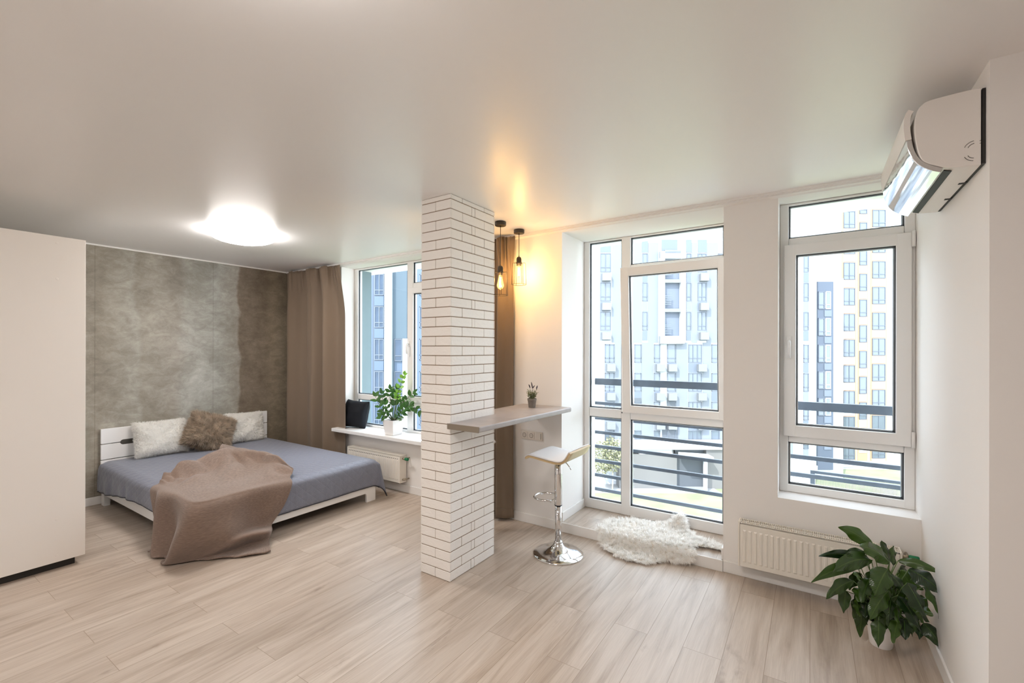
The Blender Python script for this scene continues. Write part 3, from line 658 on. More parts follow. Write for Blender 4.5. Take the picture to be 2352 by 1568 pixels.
# ---- ceiling lamps ------------------------------------------------------------
def ceiling_lamp(loc, label, r=.275):
    c_ = empty('ceiling_lamp', loc, 0, label, 'ceiling lamp', 'round ceiling lamps')
    MB().lathe([(r*.86, 0), (r*.86, -.012)], n=48).build('base_plate', M['pvc'], c_, smooth=True)
    pr = [(r*.90, -.010), (r*.97, -.012)] + [(r*(.99*math.cos(t)+.01), -.020-.077*math.sin(t)) for t in [PI/2*i/12 for i in range(12)]] + [(.0, -.097)]
    MB().lathe(pr, n=48, cap=False).build('diffuser', M['dome'], c_, smooth=True)
ceiling_lamp((-4.43, 2.14, H), 'lit round white ceiling lamp above the bed')
ceiling_lamp((-0.98, 0.40, H), 'lit round ceiling lamp near the camera, above the open floor')
ceiling_lamp((-2.6, -1.8, H), 'added unseen ceiling lamp behind the camera, brightening the room')  # extra lamp out of view, added to raise the interior brightness

# ---- air conditioner ------------------------------------------------------------
ac = empty('air_conditioner', (RX, 2.43, 2.327), label='white wall air conditioner with mirror-like front strip', cat='air conditioner')
ye = .72
prof = [(0, .293), (-.03, .296), (-.085, .295), (-.142, .291), (-.168, .281), (-.187, .252), (-.194, .192), (-.186, .110), (-.168, .055), (-.126, .024), (-.080, .007), (0, 0)]
prof = [(a-.012, b) for a, b in prof]
_c = [Vector((a, 0, b)) for a, b in prof]; prof = [(p.x, p.z) for p in (cr(_c, t/66) for t in range(67))]
MB().prism(prof, 'y', .0, ye).build('housing', M['ac'], ac, bevel=.003)
# front panel: upper white strip and lower chrome, curved plates standing off the housing
def plate(pts, t, name, m, y0_, y1_):
    out = [Vector((a, 0, b)) for a, b in pts]; out = [cr(out, t/24) for t in range(25)]; n = len(out); inn = []
    for i, p in enumerate(out):
        d = (out[min(i+1, n-1)]-out[max(i-1, 0)]).normalized(); inn.append(p + Vector((d.z, 0, -d.x))*(-t))
    poly = [(p.x, p.z) for p in out] + [(p.x, p.z) for p in inn[::-1]]
    return MB().prism(poly, 'y', y0_, y1_).build(name, m, ac, bevel=.002)
plate([(-.206, .262), (-.215, .245), (-.218, .200), (-.213, .150)], -.020, 'front_panel', M['ac'], .004, ye)
plate([(-.213, .149), (-.205, .105), (-.186, .062), (-.155, .032), (-.118, .013)], -.018, 'chrome_strip', M['chrome'], .004, ye)
plate([(-.112, .012), (-.088, .004)], -.004, 'air_outlet', M['dark'], .03, ye-.03)
MB().box(-.010, -.001, -.003, ye, .003, .290).build('back_plate', M['dark'], ac)
def arc(cx, cz, r, a0, a1):
    return [(cx+r*math.cos(math.radians(a0+(a1-a0)*i/8)), -.0008, cz+r*math.sin(math.radians(a0+(a1-a0)*i/8))) for i in range(9)]
for r in (.055, .037):
    for pts in (arc(-.030, .066, r*.55, 95, 160), arc(-.030, .050, r*.55, 200, 262), [(-.017, -.0008, .062+r*.55), (-.012, -.0008, .062+r*.55)]):
        MB().tube(pts, .0009, 4).build('knockout_mark', M['dark'], ac)
for yy in (.22, .46):
    MB().prism([(-.030, -.001), (-.004, -.001), (-.004, .002), (-.030, .002)], 'y', yy, yy+.02).build('clip_notch', M['dark'], ac)

# ---- radiators ----------------------------------------------------------------
def make_radiator(xa, xb, yf, yb, z0, z1, label, ribs, perforated):
    r = empty('radiator', ((xa+xb)/2, WY, 0), 0, label, 'radiator', 'cream panel radiators under the windows')
    cx = (xa+xb)/2; hw = (xb-xa)/2; f = yf-WY; b = yb-WY
    pn = MB().box(-hw+.012, hw-.012, f, f+.012, z0+.004, z1-.012)
    n = ribs; pitch = (2*hw-.05)/n
    for k in range(n):
        c_ = -hw+.025+pitch*(k+.5)
        a, d = c_-pitch*.32, c_+pitch*.32; zz0, zz1 = z0+.035, z1-.048; o_ = -.004
        vs = [(a, f, zz0), (d, f, zz0), (d, f, zz1), (a, f, zz1), (a+.005, f+o_, zz0+.008), (d-.005, f+o_, zz0+.008), (d-.005, f+o_, zz1-.008), (a+.005, f+o_, zz1-.008)]
        pn.add(vs, [(0, 1, 5, 4), (1, 2, 6, 5), (2, 3, 7, 6), (3, 0, 4, 7), (4, 5, 6, 7)])
    pn.build('front_panel', M['enamel'], r, bevel=.0015, bseg=1)
    MB().box(-hw+.012, hw-.012, b-.012, b, z0+.004, z1-.012).build('rear_panel', M['enamel'], r)
    for s in (-1, 1):
        MB().box(s*hw-s*.0, s*(hw-.011), f-.001, b+.001, z0, z1).build('side_cover', M['enamel'], r, bevel=.002)
    gr = MB(); m_ = int(2*hw/.0118); p_ = (2*hw-.03)/m_
    yy0, yy1 = f+.002, b-.002; mid = yy0+(yy1-yy0)*.42
    for (a, d) in ((yy0, yy0+.010), (mid-.006, mid+.006), (yy1-.006, yy1)): gr.box(-hw+.010, hw-.010, a, d, z1-.008, z1)
    for k in range(m_+1):
        c_ = -hw+.015+p_*k; gr.box(c_-.0021, c_+.0021, yy0, yy1, z1-.009, z1-.001)
    gr.build('top_grille', M['enamel'], r)
    MB().box(-hw+.014, hw-.014, f+.015, b-.014, z0+.01, z1-.05).build('convector', M['slot'], r)
    if perforated:
        pf = MB()
        for k in range(n): pf.box(-hw+.025+pitch*(k+.25), -hw+.025+pitch*(k+.75), f-.0006, f+.002, z1-.040, z1-.034)
        pf.build('slot_row', M['slot'], r)
    v = MB().tube([(hw-.005, f+.045, z1-.035), (hw+.035, f+.045, z1-.035)], .011, 12); v.tube([(hw+.030, f+.045, z1-.035), (hw+.030, 0, z1-.035)], .008, 10)
    vb = v.build('valve', M['brass'], r, smooth=True)
    cp = MB().tube([(hw+.034, f+.045, z1-.035), (hw+.040, f+.045, z1-.035), (hw+.078, f+.045, z1-.035), (hw+.082, f+.045, z1-.035)], [.014, .0165, .0165, .013], 16).build('valve_cap', M['green_cap'], vb, smooth=True)
    pp = MB().tube([(hw-.005, f+.045, z0+.035), (hw+.022, f+.045, z0+.035)], .010, 10); pp.tube([(hw+.02, f+.045, z0+.035), (hw+.02, 0, z0+.035)], .0075, 10)
    pp.build('return_pipe', M['brass'], r, smooth=True)
    MB().box(-hw+.12, -hw+.15, b, 0, z0+.05, z1-.06).build('bracket', M['enamel'], r); MB().box(hw-.15, hw-.12, b, 0, z0+.05, z1-.06).build('bracket', M['enamel'], r)
    return r
make_radiator(-4.715, -3.795, 3.495, 3.592, .128, .432, 'cream panel radiator under the bedroom windowsill beyond the bed', 28, True)
make_radiator(-.420, .455, 3.495, 3.592, .114, .420, 'ribbed cream radiator behind the peace lily', 25, False)

# ---- wardrobe ------------------------------------------------------------------
wr = empty('wardrobe', (-5.375, .76, 0), label='tall white wardrobe at the left edge, plain side panel showing', cat='wardrobe')
WX0, WX1, WZ0, WZ1 = -6.17, -4.58, .062, 2.436
def wloc(o): return local(o, wr)
wloc(MB().box(WX1-.018, WX1, .40, 1.076, WZ0, WZ1).build('side_panel', M['wardrobe'], bevel=.0015, bseg=1))
wloc(MB().box(WX0, WX0+.018, .40, 1.076, WZ0, WZ1).build('side_panel', M['wardrobe']))
wloc(MB().box(WX0+.018, WX1-.018, .40, 1.05, WZ1-.018, WZ1).build('top_panel', M['wardrobe'])); wloc(MB().box(WX0+.018, WX1-.018, .40, 1.05, WZ0, WZ0+.018).build('bottom_panel', M['wardrobe']))
wloc(MB().box(WX0+.018, WX1-.018, .40, .406, WZ0+.018, WZ1-.018).build('back_panel', M['wardrobe']))
for k in range(2):
    a = WX0+.02+(WX1-WX0-.04)/2*k
    d = wloc(MB().box(a+.002, a+(WX1-WX0-.04)/2-.002, 1.052, 1.072, WZ0+.004, WZ1-.004).build('door', M['wardrobe'], bevel=.001))
    hx_ = a+(WX1-WX0-.04)/2-.05 if k == 0 else a+.05
    h_ = MB().tube([(hx_, 1.072, 1.0), (hx_, 1.095, 1.0), (hx_, 1.095, 1.2), (hx_, 1.072, 1.2)], .005, 8).build('handle', M['chrome']); h_.parent = d
wloc(MB().box(WX0+.05, WX1-.055, .45, 1.03, 0, WZ0).build('plinth', M['dark']))  # near-black colour stands for the shadow gap under the panel
for zz in (2.386, 2.126, .372, .112):
    t = MB().lathe([(.0085, .0), (.0085, .0006), (.006, .0012), (.0, .0012)], n=16); q = MB(); q.v = [(WX1+p[2], .92+p[0], zz+p[1]) for p in t.v]; q.f = t.f
    wloc(q.build('screw_cap', M['wardrobe'], smooth=False))

# ================================================================== BED
bed = empty('bed', (-5.0, 2.42, 0), label='white low double bed with slatted headboard', cat='bed')
BX0, BX1, BY0, BY1, BZ = -6.125, -3.925, 1.562, 3.268, .436
def bl(o): return local(o, bed)
HX0, HX1 = -6.165, -6.138
for k, (za, zb) in enumerate(((.625, .780), (.461, .617), (.30, .453))):
    bl(MB().box(HX0, HX1, BY0, BY1+.012, za, zb).build('headboard_plank', M['whitelac'], bevel=.003))
for yy in (BY0+.02, BY1-.09):
    bl(MB().box(HX0-.016, HX0, yy, yy+.07, 0.0, .765).build('headboard_post', M['whitelac']))
sl = MB()
pts = [(1.745+.025*math.cos(t), .621+.026*math.sin(t)) for t in [PI/2+PI*i/10 for i in range(11)]] + [(3.08+.025*math.cos(t), .621+.026*math.sin(t)) for t in [-PI/2+PI*i/10 for i in range(11)]]
bl(sl.prism(pts, 'x', HX1-.004, HX1+.0015).build('headboard_slot', M['slot']))
for yy in (BY0, BY1-.025):
    pr = [(BX0-.03, .115), (BX1-.16, .115), (BX1-.15, .115), (BX1, .115), (BX1, .27), (BX0-.03, .27)]
    bl(MB().prism(pr, 'y', yy, yy+.025).build('side_rail', M['whitelac'], bevel=.003))
fb = [(BY0, 0), (BY0+.115, 0), (BY0+.115, .075), (BY0+.122, .09), (BY0+.135, .096), (BY1-.155, .096), (BY1-.142, .09), (BY1-.135, .075), (BY1-.135, 0), (BY1-.02, 0), (BY1-.02, .27), (BY0, .27)]
bl(MB().prism(fb, 'x', BX1, BX1+.025).build('footboard', M['whitelac'], bevel=.003))
for yy in (BY0+.001, BY1-.06):
    bl(MB().box(BX0, BX0+.08, yy+.0, yy+.05, 0, .115).build('leg', M['whitelac'], bevel=.002))
bl(MB().box(BX0, BX1-.002, BY0+.027, BY1-.027, .13, .20).build('slat_base', M['dark']))
bl(MB().box(BX0+.01, BX1-.01, BY0+.02, BY1-.02, .21, BZ-.012).build('mattress', M['whitelac'], bevel=.03, bseg=3))
# bedspread
drop = .262
def spread(u, v):
    a = BX0-.005 + (BX1+.03+drop-BX0+.005)*u       # along the bed
    b = BY0-.01-drop + (BY1-BY0+.02+2*drop)*v      # across
    ex = max(0, a-(BX1+.03)); ey0 = max(0, BY0-.01-b); ey1 = max(0, b-(BY1+.01)); ey = max(ey0, ey1); s = -1 if ey0 > 0 else 1
    x = min(a, BX1+.03); y = min(max(b, BY0-.01), BY1+.01); z = BZ
    nx = noise.noise(Vector((a*2.2, b*2.2, 0)))*.006
    if ex == 0 and ey == 0:
        # soften towards the rims
        dx = BX1+.03-x; dy = min(y-(BY0-.01), BY1+.01-y)
        z -= .022*(1-sm(0, .07, dx)) + .022*(1-sm(0, .07, dy)); z += nx
        return (x, y, z)
    z -= .022*(1 if ex > 0 else (1-sm(0, .07, BX1+.03-x))) + .022*(1 if ey > 0 else (1-sm(0, .07, min(y-(BY0-.01), BY1+.01-y))))
    if ex > 0 and ey > 0:
        Ld = math.hypot(ex, ey); t = math.atan2(ey, ex); fl = math.sin(2*t)*(0 if s < 0 else 1)
        o = .004 + .19*Ld*fl + .02*Ld
        return (x+o*math.cos(t)+.006, y+s*(o*math.sin(t)+.006), max(.03 if s > 0 else .2, z-Ld*1.0))
    e = max(ex, ey); wv = (.016*math.sin(a*9+1)*sm(0, .2, e) + .010*math.sin(a*23)*sm(.05, .25, e))*(1-sm(-5.15, -4.9, a)*(s < 0)) if ey > 0 else .004*math.sin(b*30)*sm(0, .2, e)
    o = .008*sm(0, .05, e) + abs(wv)*.8
    if ex > 0: return (x+o, y, z-e*.955+nx)
    up = .085*sm(-6.15, -5.3, a) if s < 0 else 0
    return (x, y+s*o*1.3, z-e*(1.04-.05*math.sin(a*7)*.4)+up*e/drop+nx)
NU, NV = 110, 110
spm = MB().grid(spread, NU, NV, uvs=((BX1+.03+drop-BX0), (BY1-BY0+.02+2*drop)))
sp = spm.build('bedspread', M['quilt'], smooth=True, solid=.008)
tag(sp, 'blue-grey quilted bedspread with dark piping on the bed', 'bedspread')
edge = [spread(u/80, 0) for u in range(81)] + [spread(1, v/80) for v in range(1, 81)] + [spread(1-u/80, 1) for u in range(1, 81)]
pg = MB().tube(edge, .0062, 6).build('piping', M['piping'], sp, smooth=True)

# throw blanket: control net draped over the near corner of the bed, hem on the floor
NET = [
 [(-4.72,1.63,.452),(-4.76,1.72,.470),(-4.86,1.86,.475),(-5.02,2.12,.480),(-5.16,2.38,.500),(-4.92,2.46,.490),(-4.68,2.48,.485),(-4.42,2.48,.490),(-4.12,2.42,.465)],
 [(-4.71,1.61,.480),(-4.73,1.71,.525),(-4.80,1.84,.545),(-4.92,2.06,.550),(-5.02,2.28,.570),(-4.82,2.37,.530),(-4.60,2.41,.545),(-4.36,2.42,.555),(-4.06,2.39,.480)],
 [(-4.69,1.59,.466),(-4.65,1.67,.460),(-4.66,1.78,.455),(-4.72,1.96,.454),(-4.76,2.12,.456),(-4.64,2.24,.454),(-4.46,2.31,.462),(-4.27,2.36,.510),(-4.00,2.38,.470)],
 [(-4.67,1.565,.456),(-4.56,1.585,.455),(-4.44,1.60,.455),(-4.25,1.61,.455),(-3.99,1.62,.455),(-3.98,1.80,.455),(-3.97,1.97,.455),(-3.96,2.14,.458),(-3.93,2.31,.456)],
 [(-4.66,1.508,.425),(-4.54,1.515,.430),(-4.42,1.490,.432),(-4.22,1.515,.434),(-3.872,1.522,.436),(-3.862,1.80,.430),(-3.862,1.98,.43),(-3.860,2.13,.425),(-3.852,2.28,.41)],
 [(-4.57,1.495,.29),(-4.49,1.522,.30),(-4.39,1.452,.29),(-4.21,1.522,.30),(-3.845,1.455,.31),(-3.818,1.72,.30),(-3.870,1.92,.27),(-3.855,2.08,.26),(-3.85,2.21,.25)],
 [(-4.48,1.480,.17),(-4.42,1.522,.17),(-4.34,1.425,.17),(-4.18,1.522,.18),(-3.885,1.410,.18),(-3.79,1.68,.18),(-3.835,1.86,.155),(-3.855,2.00,.13),(-3.852,2.11,.12)],
 [(-4.41,1.450,.07),(-4.36,1.510,.07),(-4.28,1.395,.07),(-4.15,1.505,.07),(-3.955,1.395,.07),(-3.825,1.65,.09),(-3.745,1.81,.128),(-3.705,1.965,.125),(-3.77,2.06,.095)],
 [(-4.385,1.418,.018),(-4.33,1.455,.018),(-4.24,1.380,.018),(-4.13,1.485,.018),(-4.00,1.385,.018),(-3.86,1.61,.030),(-3.825,1.79,.026),(-3.795,1.93,.026),(-3.74,2.02,.032)],
 [(-4.36,1.392,.010),(-4.28,1.415,.010),(-4.20,1.385,.010),(-4.12,1.43,.010),(-4.03,1.375,.010),(-3.875,1.55,.010),(-3.75,1.68,.010),(-3.64,1.80,.010),(-3.565,1.935,.012)],
]
NETV = [[Vector(p) for p in row] for row in NET]
def blanket(u, v):
    colpts = [cr(row, u) for row in NETV]; p = cr(colpts, v)
    top = 1-sm(.25, .34, v); mid = sm(.45, .55, v)*(1-sm(.85, .97, v))
    q = Vector((u*5.0, v*6.0, 0))
    if top > 0:
        wr_ = abs(noise.noise(Vector((u*3.2+v*3, v*9-u*4, 1.7))))*.085*(1-sm(.18, .34, v)) + abs(noise.noise(q*1.7+Vector((3, 0, 0))))*.035
        p = p + Vector((0, 0, wr_*top))
    if mid > 0:
        f = noise.noise(Vector((u*9, v*2, 4)))*.022
        n_ = Vector((0, -1, 0)).lerp(Vector((1, 0, 0)), sm(.42, .58, u))
        p = p + n_*f*mid
    if v > .93: p.z += .010*abs(math.sin(u*22+1))*sm(.93, 1, v)
    p.z = max(p.z, .010)
    if p.x < BX1+.02 and p.y > BY0-.01: p.z = max(p.z, BZ+.008)
    return p
bkt = MB().grid(blanket, 90, 110, uvs=(1.25, 1.5)).build('throw_blanket', M['knit'], smooth=True, solid=.009)
tag(bkt, 'brown knitted throw blanket draped over the bed corner to the floor', 'blanket')
# turned-back ribbed corner on top
FC = [[Vector(p) for p in r] for r in ([(-5.25,2.30,.50),(-5.13,2.40,.50),(-4.87,2.50,.49)], [(-5.27,2.34,.590),(-5.13,2.41,.560),(-4.83,2.50,.50)], [(-5.19,2.28,.590),(-5.05,2.34,.560),(-4.81,2.44,.510)], [(-5.12,2.24,.56),(-5.00,2.28,.54),(-4.80,2.38,.51)])]
MB().grid(lambda u, v: cr([cr(r, u) for r in FC], v), 24, 14, uvs=(.45, .06)).build('turned_corner', M['knit'], bkt, smooth=True, solid=.008)

# ---- pillows ------------------------------------------------------------------
def pillow_mesh(wd_, ht, th, bumpy=.0, nu=36, nv=30, p=4.0):
    m = MB()
    def side(s):
        def f(u, v):
            a, b = 2*u-1, 2*v-1
            k = (1-abs(a)**p)**.5*(1-abs(b)**p)**.5
            pin = 1-.07*(abs(a)**2*(1-abs(b)**2) + 0) ; pin2 = 1-.07*(abs(b)**2*(1-abs(a)**2))
            # square with softened sides
            pn = 1+bumpy*1.1*noise.noise(Vector((a*1.7+5, b*1.7, bumpy*50)))*max(abs(a), abs(b))**3
            x = a*wd_/2*(1-.06*(1-abs(b)**2)*abs(a)**6)*pn; y_ = b*ht/2*(1-.06*(1-abs(a)**2)*abs(b)**6)*pn
            n_ = noise.noise(Vector((a*1.6, b*1.6, s*3)))*bumpy
            return (x, s*(th/2*k + n_*k), y_)
        return f
    m.grid(side(1), nu, nv); m.grid(side(-1), nu, nv)
    return m
def place(o, loc, rx, ry, rz):
    o.location = loc; o.rotation_euler = (rx, ry, rz)
def fur_pillow(name, loc, w_, h_, th, lean, roll, rz, label, group, matf, n, length, width, seed, clump, jit, comb=None):
    o = pillow_mesh(w_, h_, th, .03+.02*(seed % 3)/2).build(name, matf, smooth=True); tag(o, label, 'pillow', group)
    o.rotation_mode = 'XYZ'
    o.matrix_world = Matrix.Translation(loc) @ Matrix.Rotation(rz, 4, 'Z') @ Matrix.Rotation(lean, 4, 'X') @ Matrix.Rotation(roll, 4, 'Y')
    fur(o, 'fur', n, length, width, matf, seed, lift=.55, jit=jit, droop=.2, clump=clump, comb=comb, outward=True)
    return o
# pillow local y is its thickness; turned so that local -y looks towards +x (into the room)
fur_pillow('fur_pillow', Vector((-6.025, 2.045, .632)), .485, .375, .20, -.30, .0, PI/2, 'white fluffy fur pillow leaning at the near end of the headboard', 'white fur pillows', M['white_fur'], 30000, .024, .0014, 21, .016, .40)
fur_pillow('fur_pillow', Vector((-6.025, 2.925, .622)), .46, .365, .20, -.28, .05, PI/2, 'white fluffy fur pillow nearest the brown curtain', 'white fur pillows', M['white_fur'], 30000, .024, .0014, 22, .016, .40)
def swirl(P, Nn):
    # long pile parting outwards from the centre of the pillow
    d = np.stack([P[:, 0]-.03, np.zeros(len(P)), P[:, 2]+.05], 1); return d*9.0
fur_pillow('fur_pillow', Vector((-5.885, 2.475, .640)), .44, .37, .19, -.34, .42, PI/2, 'brown shaggy fur pillow between the two white ones', 'brown fur pillow', M['brown_fur'], 16000, .062, .0019, 23, .022, .40, swirl)

cu = pillow_mesh(.355, .345, .21, .02, p=2.6).build('cushion', M['black_cloth'], smooth=True)
tag(cu, 'black square cushion on the bedroom windowsill', 'cushion')
cu.matrix_world = Matrix.Translation((-4.80, 3.69, .797)) @ Matrix.Rotation(.18, 4, 'Z') @ Matrix.Rotation(-.22, 4, 'X') @ Matrix.Rotation(.04, 4, 'Y')

# ---- curtains ------------------------------------------------------------------
def curtain(xa_t, xb_t, xa_b, xb_b, yc, z0, z1, folds, amp, label, ph=0., seed=0):
    R2 = random.Random(seed)
    def f(u, v):
        z = z1-(z1-z0)*v
        xt = xa_t+(xb_t-xa_t)*u; xb_ = xa_b+(xb_b-xa_b)*u
        x = xt + (xb_-xt)*sm(0, .25, v)*(.75+.25*v)
        w_ = u + .03*math.sin(u*9+ph)
        th = 2*PI*folds*w_+ph
        A = amp*(.55+.45*sm(.0, .25, v))
        y = yc + A*math.sin(th) + .25*A*math.sin(2.3*th+1+v*1.2)
        # gathers under the heading tape
        y += .016*math.sin(2*PI*folds*5.3*u)*(1-sm(.02, .12, v))
        x += .016*math.sin(2*PI*folds*4.1*u+v*3)*(1-sm(.0, .14, v))
        x += .02*noise.noise(Vector((u*6, v*2.5, seed)))*v
        y += .02*noise.noise(Vector((u*5, v*3, seed+3)))*v
        zz = z + (.008*math.sin(2*PI*folds*5.3*u) if v < .02 else 0)
        return (x, y, zz)
    o = MB().grid(f, 220, 60).build('curtain', M['curtain'], smooth=True, solid=.003)
    tag(o, label, 'curtain', 'taupe curtains at the bedroom window')
    hem = MB().grid(lambda u, v: (lambda p: (p[0], p[1]-.0025, p[2]))(f(u, .962+.003*v)), 220, 1).build('hem_seam', M['curtain'], o, smooth=True, solid=.001)
    return o
curtain(-6.125, -4.915, -6.13, -4.81, 3.52, .03, 2.675, 3.4, .066, 'taupe curtain hanging beside the grey wall and bed', .6, 1)
curtain(-2.95, -2.332, -3.0, -2.335, 3.515, .03, 2.675, 4.2, .040, 'taupe curtain hanging behind the brick pillar by the bar', 1.3, 2)

# ================================================================== SHEEPSKIN
POLY = [(-1.52,3.63),(-1.51,3.80),(-1.39,3.95),(-1.22,4.01),(-1.10,4.03),(-1.02,4.02),(-.97,4.045),(-.90,4.045),(-.84,3.97),(-.78,3.93),(-.70,3.87),(-.62,3.86),(-.555,3.82),(-.56,3.745),(-.66,3.74),(-.76,3.69),(-.73,3.63),(-.72,3.56),(-.80,3.525),(-.92,3.515),(-.96,3.45),(-1.03,3.385),(-1.15,3.365),(-1.27,3.385),(-1.36,3.43),(-1.45,3.52)]
def inside(x, y):
    c_ = False; n = len(POLY); j = n-1
    for i in range(n):
        xi, yi = POLY[i]; xj, yj = POLY[j]
        if (yi > y) != (yj > y) and x < (xj-xi)*(y-yi)/(yj-yi)+xi: c_ = not c_
        j = i
    return c_
def sheep_z(x, y):
    edge_y = 3.588
    z = .014 + .082*sm(edge_y-.07, edge_y+.02, y)
    z += .13*sm(3.93, 4.05, y)*math.exp(-((x+.935)/.07)**2)
    return z + .012*noise.noise(Vector((x*5, y*5, 0)))**2
bm = bmesh.new(); st_ = .022; vid = {}
nx_ = int(1.05/st_); ny_ = int(.75/st_)
def vget(i, j):
    if (i, j) not in vid:
        x = -1.55+i*st_; y = 3.34+j*st_; vid[(i, j)] = bm.verts.new((x, y, sheep_z(x, y)))
    return vid[(i, j)]
for i in range(nx_):
    for j in range(ny_):
        if inside(-1.55+(i+.5)*st_, 3.34+(j+.5)*st_):
            bm.faces.new([vget(i, j), vget(i+1, j), vget(i+1, j+1), vget(i, j+1)])
for _ in range(2):
    bmesh.ops.smooth_vert(bm, verts=[v for v in bm.verts if v.is_boundary], factor=.5, use_axis_x=True, use_axis_y=True, use_axis_z=True)
me = bpy.data.meshes.new('sheepskin_rug'); bm.normal_update(); bm.to_mesh(me); bm.free(); me.materials.append(M['pelt'])
me.polygons.foreach_set('use_smooth', [True]*len(me.polygons))
sh = bpy.data.objects.new('sheepskin_rug', me); COL.objects.link(sh)
tag(sh, 'white sheepskin rug lying over the low window step', 'rug')
def outw(P, Nn):
    c_ = np.array([-1.05, 3.72, 0]); d = P-c_; d[:, 2] = 0; return d*1.3 + np.array([.35, -.35, 0])
fur(sh, 'fur', 42000, .044, .0016, M['sheep_fur'], 31, lift=.38, jit=.30, droop=.5, clump=.022, comb=outw)

# ================================================================== PLANTS
def leaf(mb, base_, tip, width, arch=.12, facing=None, nu=6, nv=20, curl=.0, fold=.25, rip_k=1.0):
    B, T = Vector(base_), Vector(tip); d = T-B; Ln = d.length
    mid = (B+T)/2 + UP*arch*Ln
    face = facing if facing is not None else Vector((0, -1, .4))
    side = d.cross(face)
    side = side.normalized() if side.length > 1e-6 else Vector((1, 0, 0))
    nrm = side.cross(d).normalized()
    def f(u, v):
        a = 2*u-1; q = B*(1-v)**2 + mid*2*v*(1-v) + T*v*v
        wv = width/2*(math.sin(PI*min(1, v**.80))**.80)*(1-.30*v**3)*1.02 + .0010
        rip = .0035*rip_k*math.sin(v*15+a*2+T.x*40)*abs(a)**2*(width/.08)
        return q + side*a*wv + nrm*(-fold*abs(a)*wv + rip)
    return mb.grid(f, nu, nv)
# peace lily: leaves as (base r,u) (tip r,u) width, depth of base, depth of tip; r across, u up, d towards the room
LILY = [(-0.027,0.527,-0.19,0.623,0.072,-0.02,-0.06),(0.014,0.47,-0.195,0.582,0.082,0.04,0.1),(-0.093,0.489,-0.364,0.469,0.081,0.05,0.14),(-0.083,0.461,-0.356,0.493,0.047,0.0,0.02),(-0.144,0.45,-0.435,0.381,0.054,0.04,0.08),(-0.214,0.391,-0.385,0.316,0.057,0.08,0.12),(-0.062,0.474,-0.182,0.358,0.093,0.12,0.18),(-0.002,0.42,0.03,0.336,0.052,0.06,0.14),(0.003,0.422,0.056,0.256,0.096,0.16,0.22),(0.059,0.479,0.182,0.47,0.045,0.04,0.16),(0.083,0.454,0.158,0.383,0.088,0.08,0.2),(0.134,0.383,0.139,0.265,0.055,0.12,0.22),(0.106,0.203,0.134,0.119,0.069,0.14,0.22),(-0.057,0.359,-0.206,0.241,0.079,0.12,0.18),(-0.043,0.325,-0.112,0.213,0.07,0.12,0.18),(-0.134,0.224,-0.167,0.108,0.058,0.15,0.19),(-0.01,0.206,-0.076,0.118,0.056,0.12,0.17),(-0.027,0.346,0.047,0.184,0.065,0.14,0.2),(0.041,0.203,0.003,0.12,0.066,0.1,0.15),(0.081,0.432,0.068,0.54,0.047,-0.04,-0.08),(0.11,0.407,0.152,0.5,0.044,-0.05,-0.1),(-0.238,0.327,-0.263,0.218,0.054,0.06,0.08),(-0.16,0.341,-0.2,0.29,0.058,0.06,0.1),(-0.164,0.267,-0.164,0.189,0.044,0.04,0.06),(-0.114,0.252,-0.135,0.18,0.049,0.04,0.06),(-0.142,0.411,-0.217,0.308,0.062,0.1,0.14),(0.048,0.461,-0.073,0.556,0.035,0.0,0.0),(-0.059,0.487,-0.177,0.483,0.038,-0.03,-0.04),(0.134,0.416,0.175,0.345,0.051,-0.03,-0.03),(-0.215,0.449,-0.226,0.422,0.031,0.1,0.14),(0.105,0.182,0.069,0.131,0.038,0.12,0.16),(0.072,0.277,0.102,0.277,0.056,0.12,0.2),(0.003,0.276,-0.044,0.215,0.052,0.1,0.16),(0.08,0.242,0.068,0.156,0.052,0.1,0.14),(0.001,0.37,-0.043,0.238,0.074,0.02,0.05),(0.034,0.331,0.039,0.206,0.073,0.04,0.08),(-0.033,0.31,-0.069,0.191,0.07,0,0.02),(0.075,0.336,0.098,0.206,0.068,0.05,0.08),(-0.116,0.448,-0.18,0.361,0.057,-0.05,-0.06),(0.158,0.41,0.168,0.373,0.057,0.04,0.12),(-0.032,0.276,-0.081,0.155,0.064,0.03,0.06),(-0.007,0.243,0.012,0.141,0.063,0.06,0.1),(0.091,0.42,0.14,0.292,0.064,0.02,0.06),(-0.032,0.44,-0.026,0.324,0.063,0.06,0.1),(-0.108,0.39,-0.188,0.31,0.055,0.0,0.02),(0.07,0.314,0.106,0.203,0.057,0.1,0.14),(0.118,0.36,0.188,0.326,0.054,0.0,0.05),(-0.071,0.43,-0.161,0.334,0.058,0.06,0.1),(0.117,0.313,0.13,0.289,0.052,0.08,0.14),(-0.089,0.29,-0.169,0.216,0.05,0.02,0.02),(-0.05,0.227,-0.094,0.14,0.052,0.1,0.13),(0.005,0.225,0.056,0.102,0.053,0.08,0.1),(0.088,0.206,0.085,0.107,0.048,0.08,0.1)]
ly = empty('peace_lily', (.325, 3.19, 0), label='leafy peace lily in white pot on the floor by the right wall', cat='potted plant')
MB().lathe([(.001, .0), (.048, .0), (.050, .003), (.066, .13), (.068, .136), (.064, .138), (.060, .120), (.001, .118)], n=36, cap=False).build('pot', M['pot'], ly, smooth=True)
MB().lathe([(.001, .121), (.060, .121)], n=24, cap=False).build('soil', M['soil'], ly)
def clampx(mb):
    mb.v = [(min(x, RX-.016-.325), min(y, WY-.13-3.19), max(z, .004)) for x, y, z in mb.v]
R_ = random.Random(17)
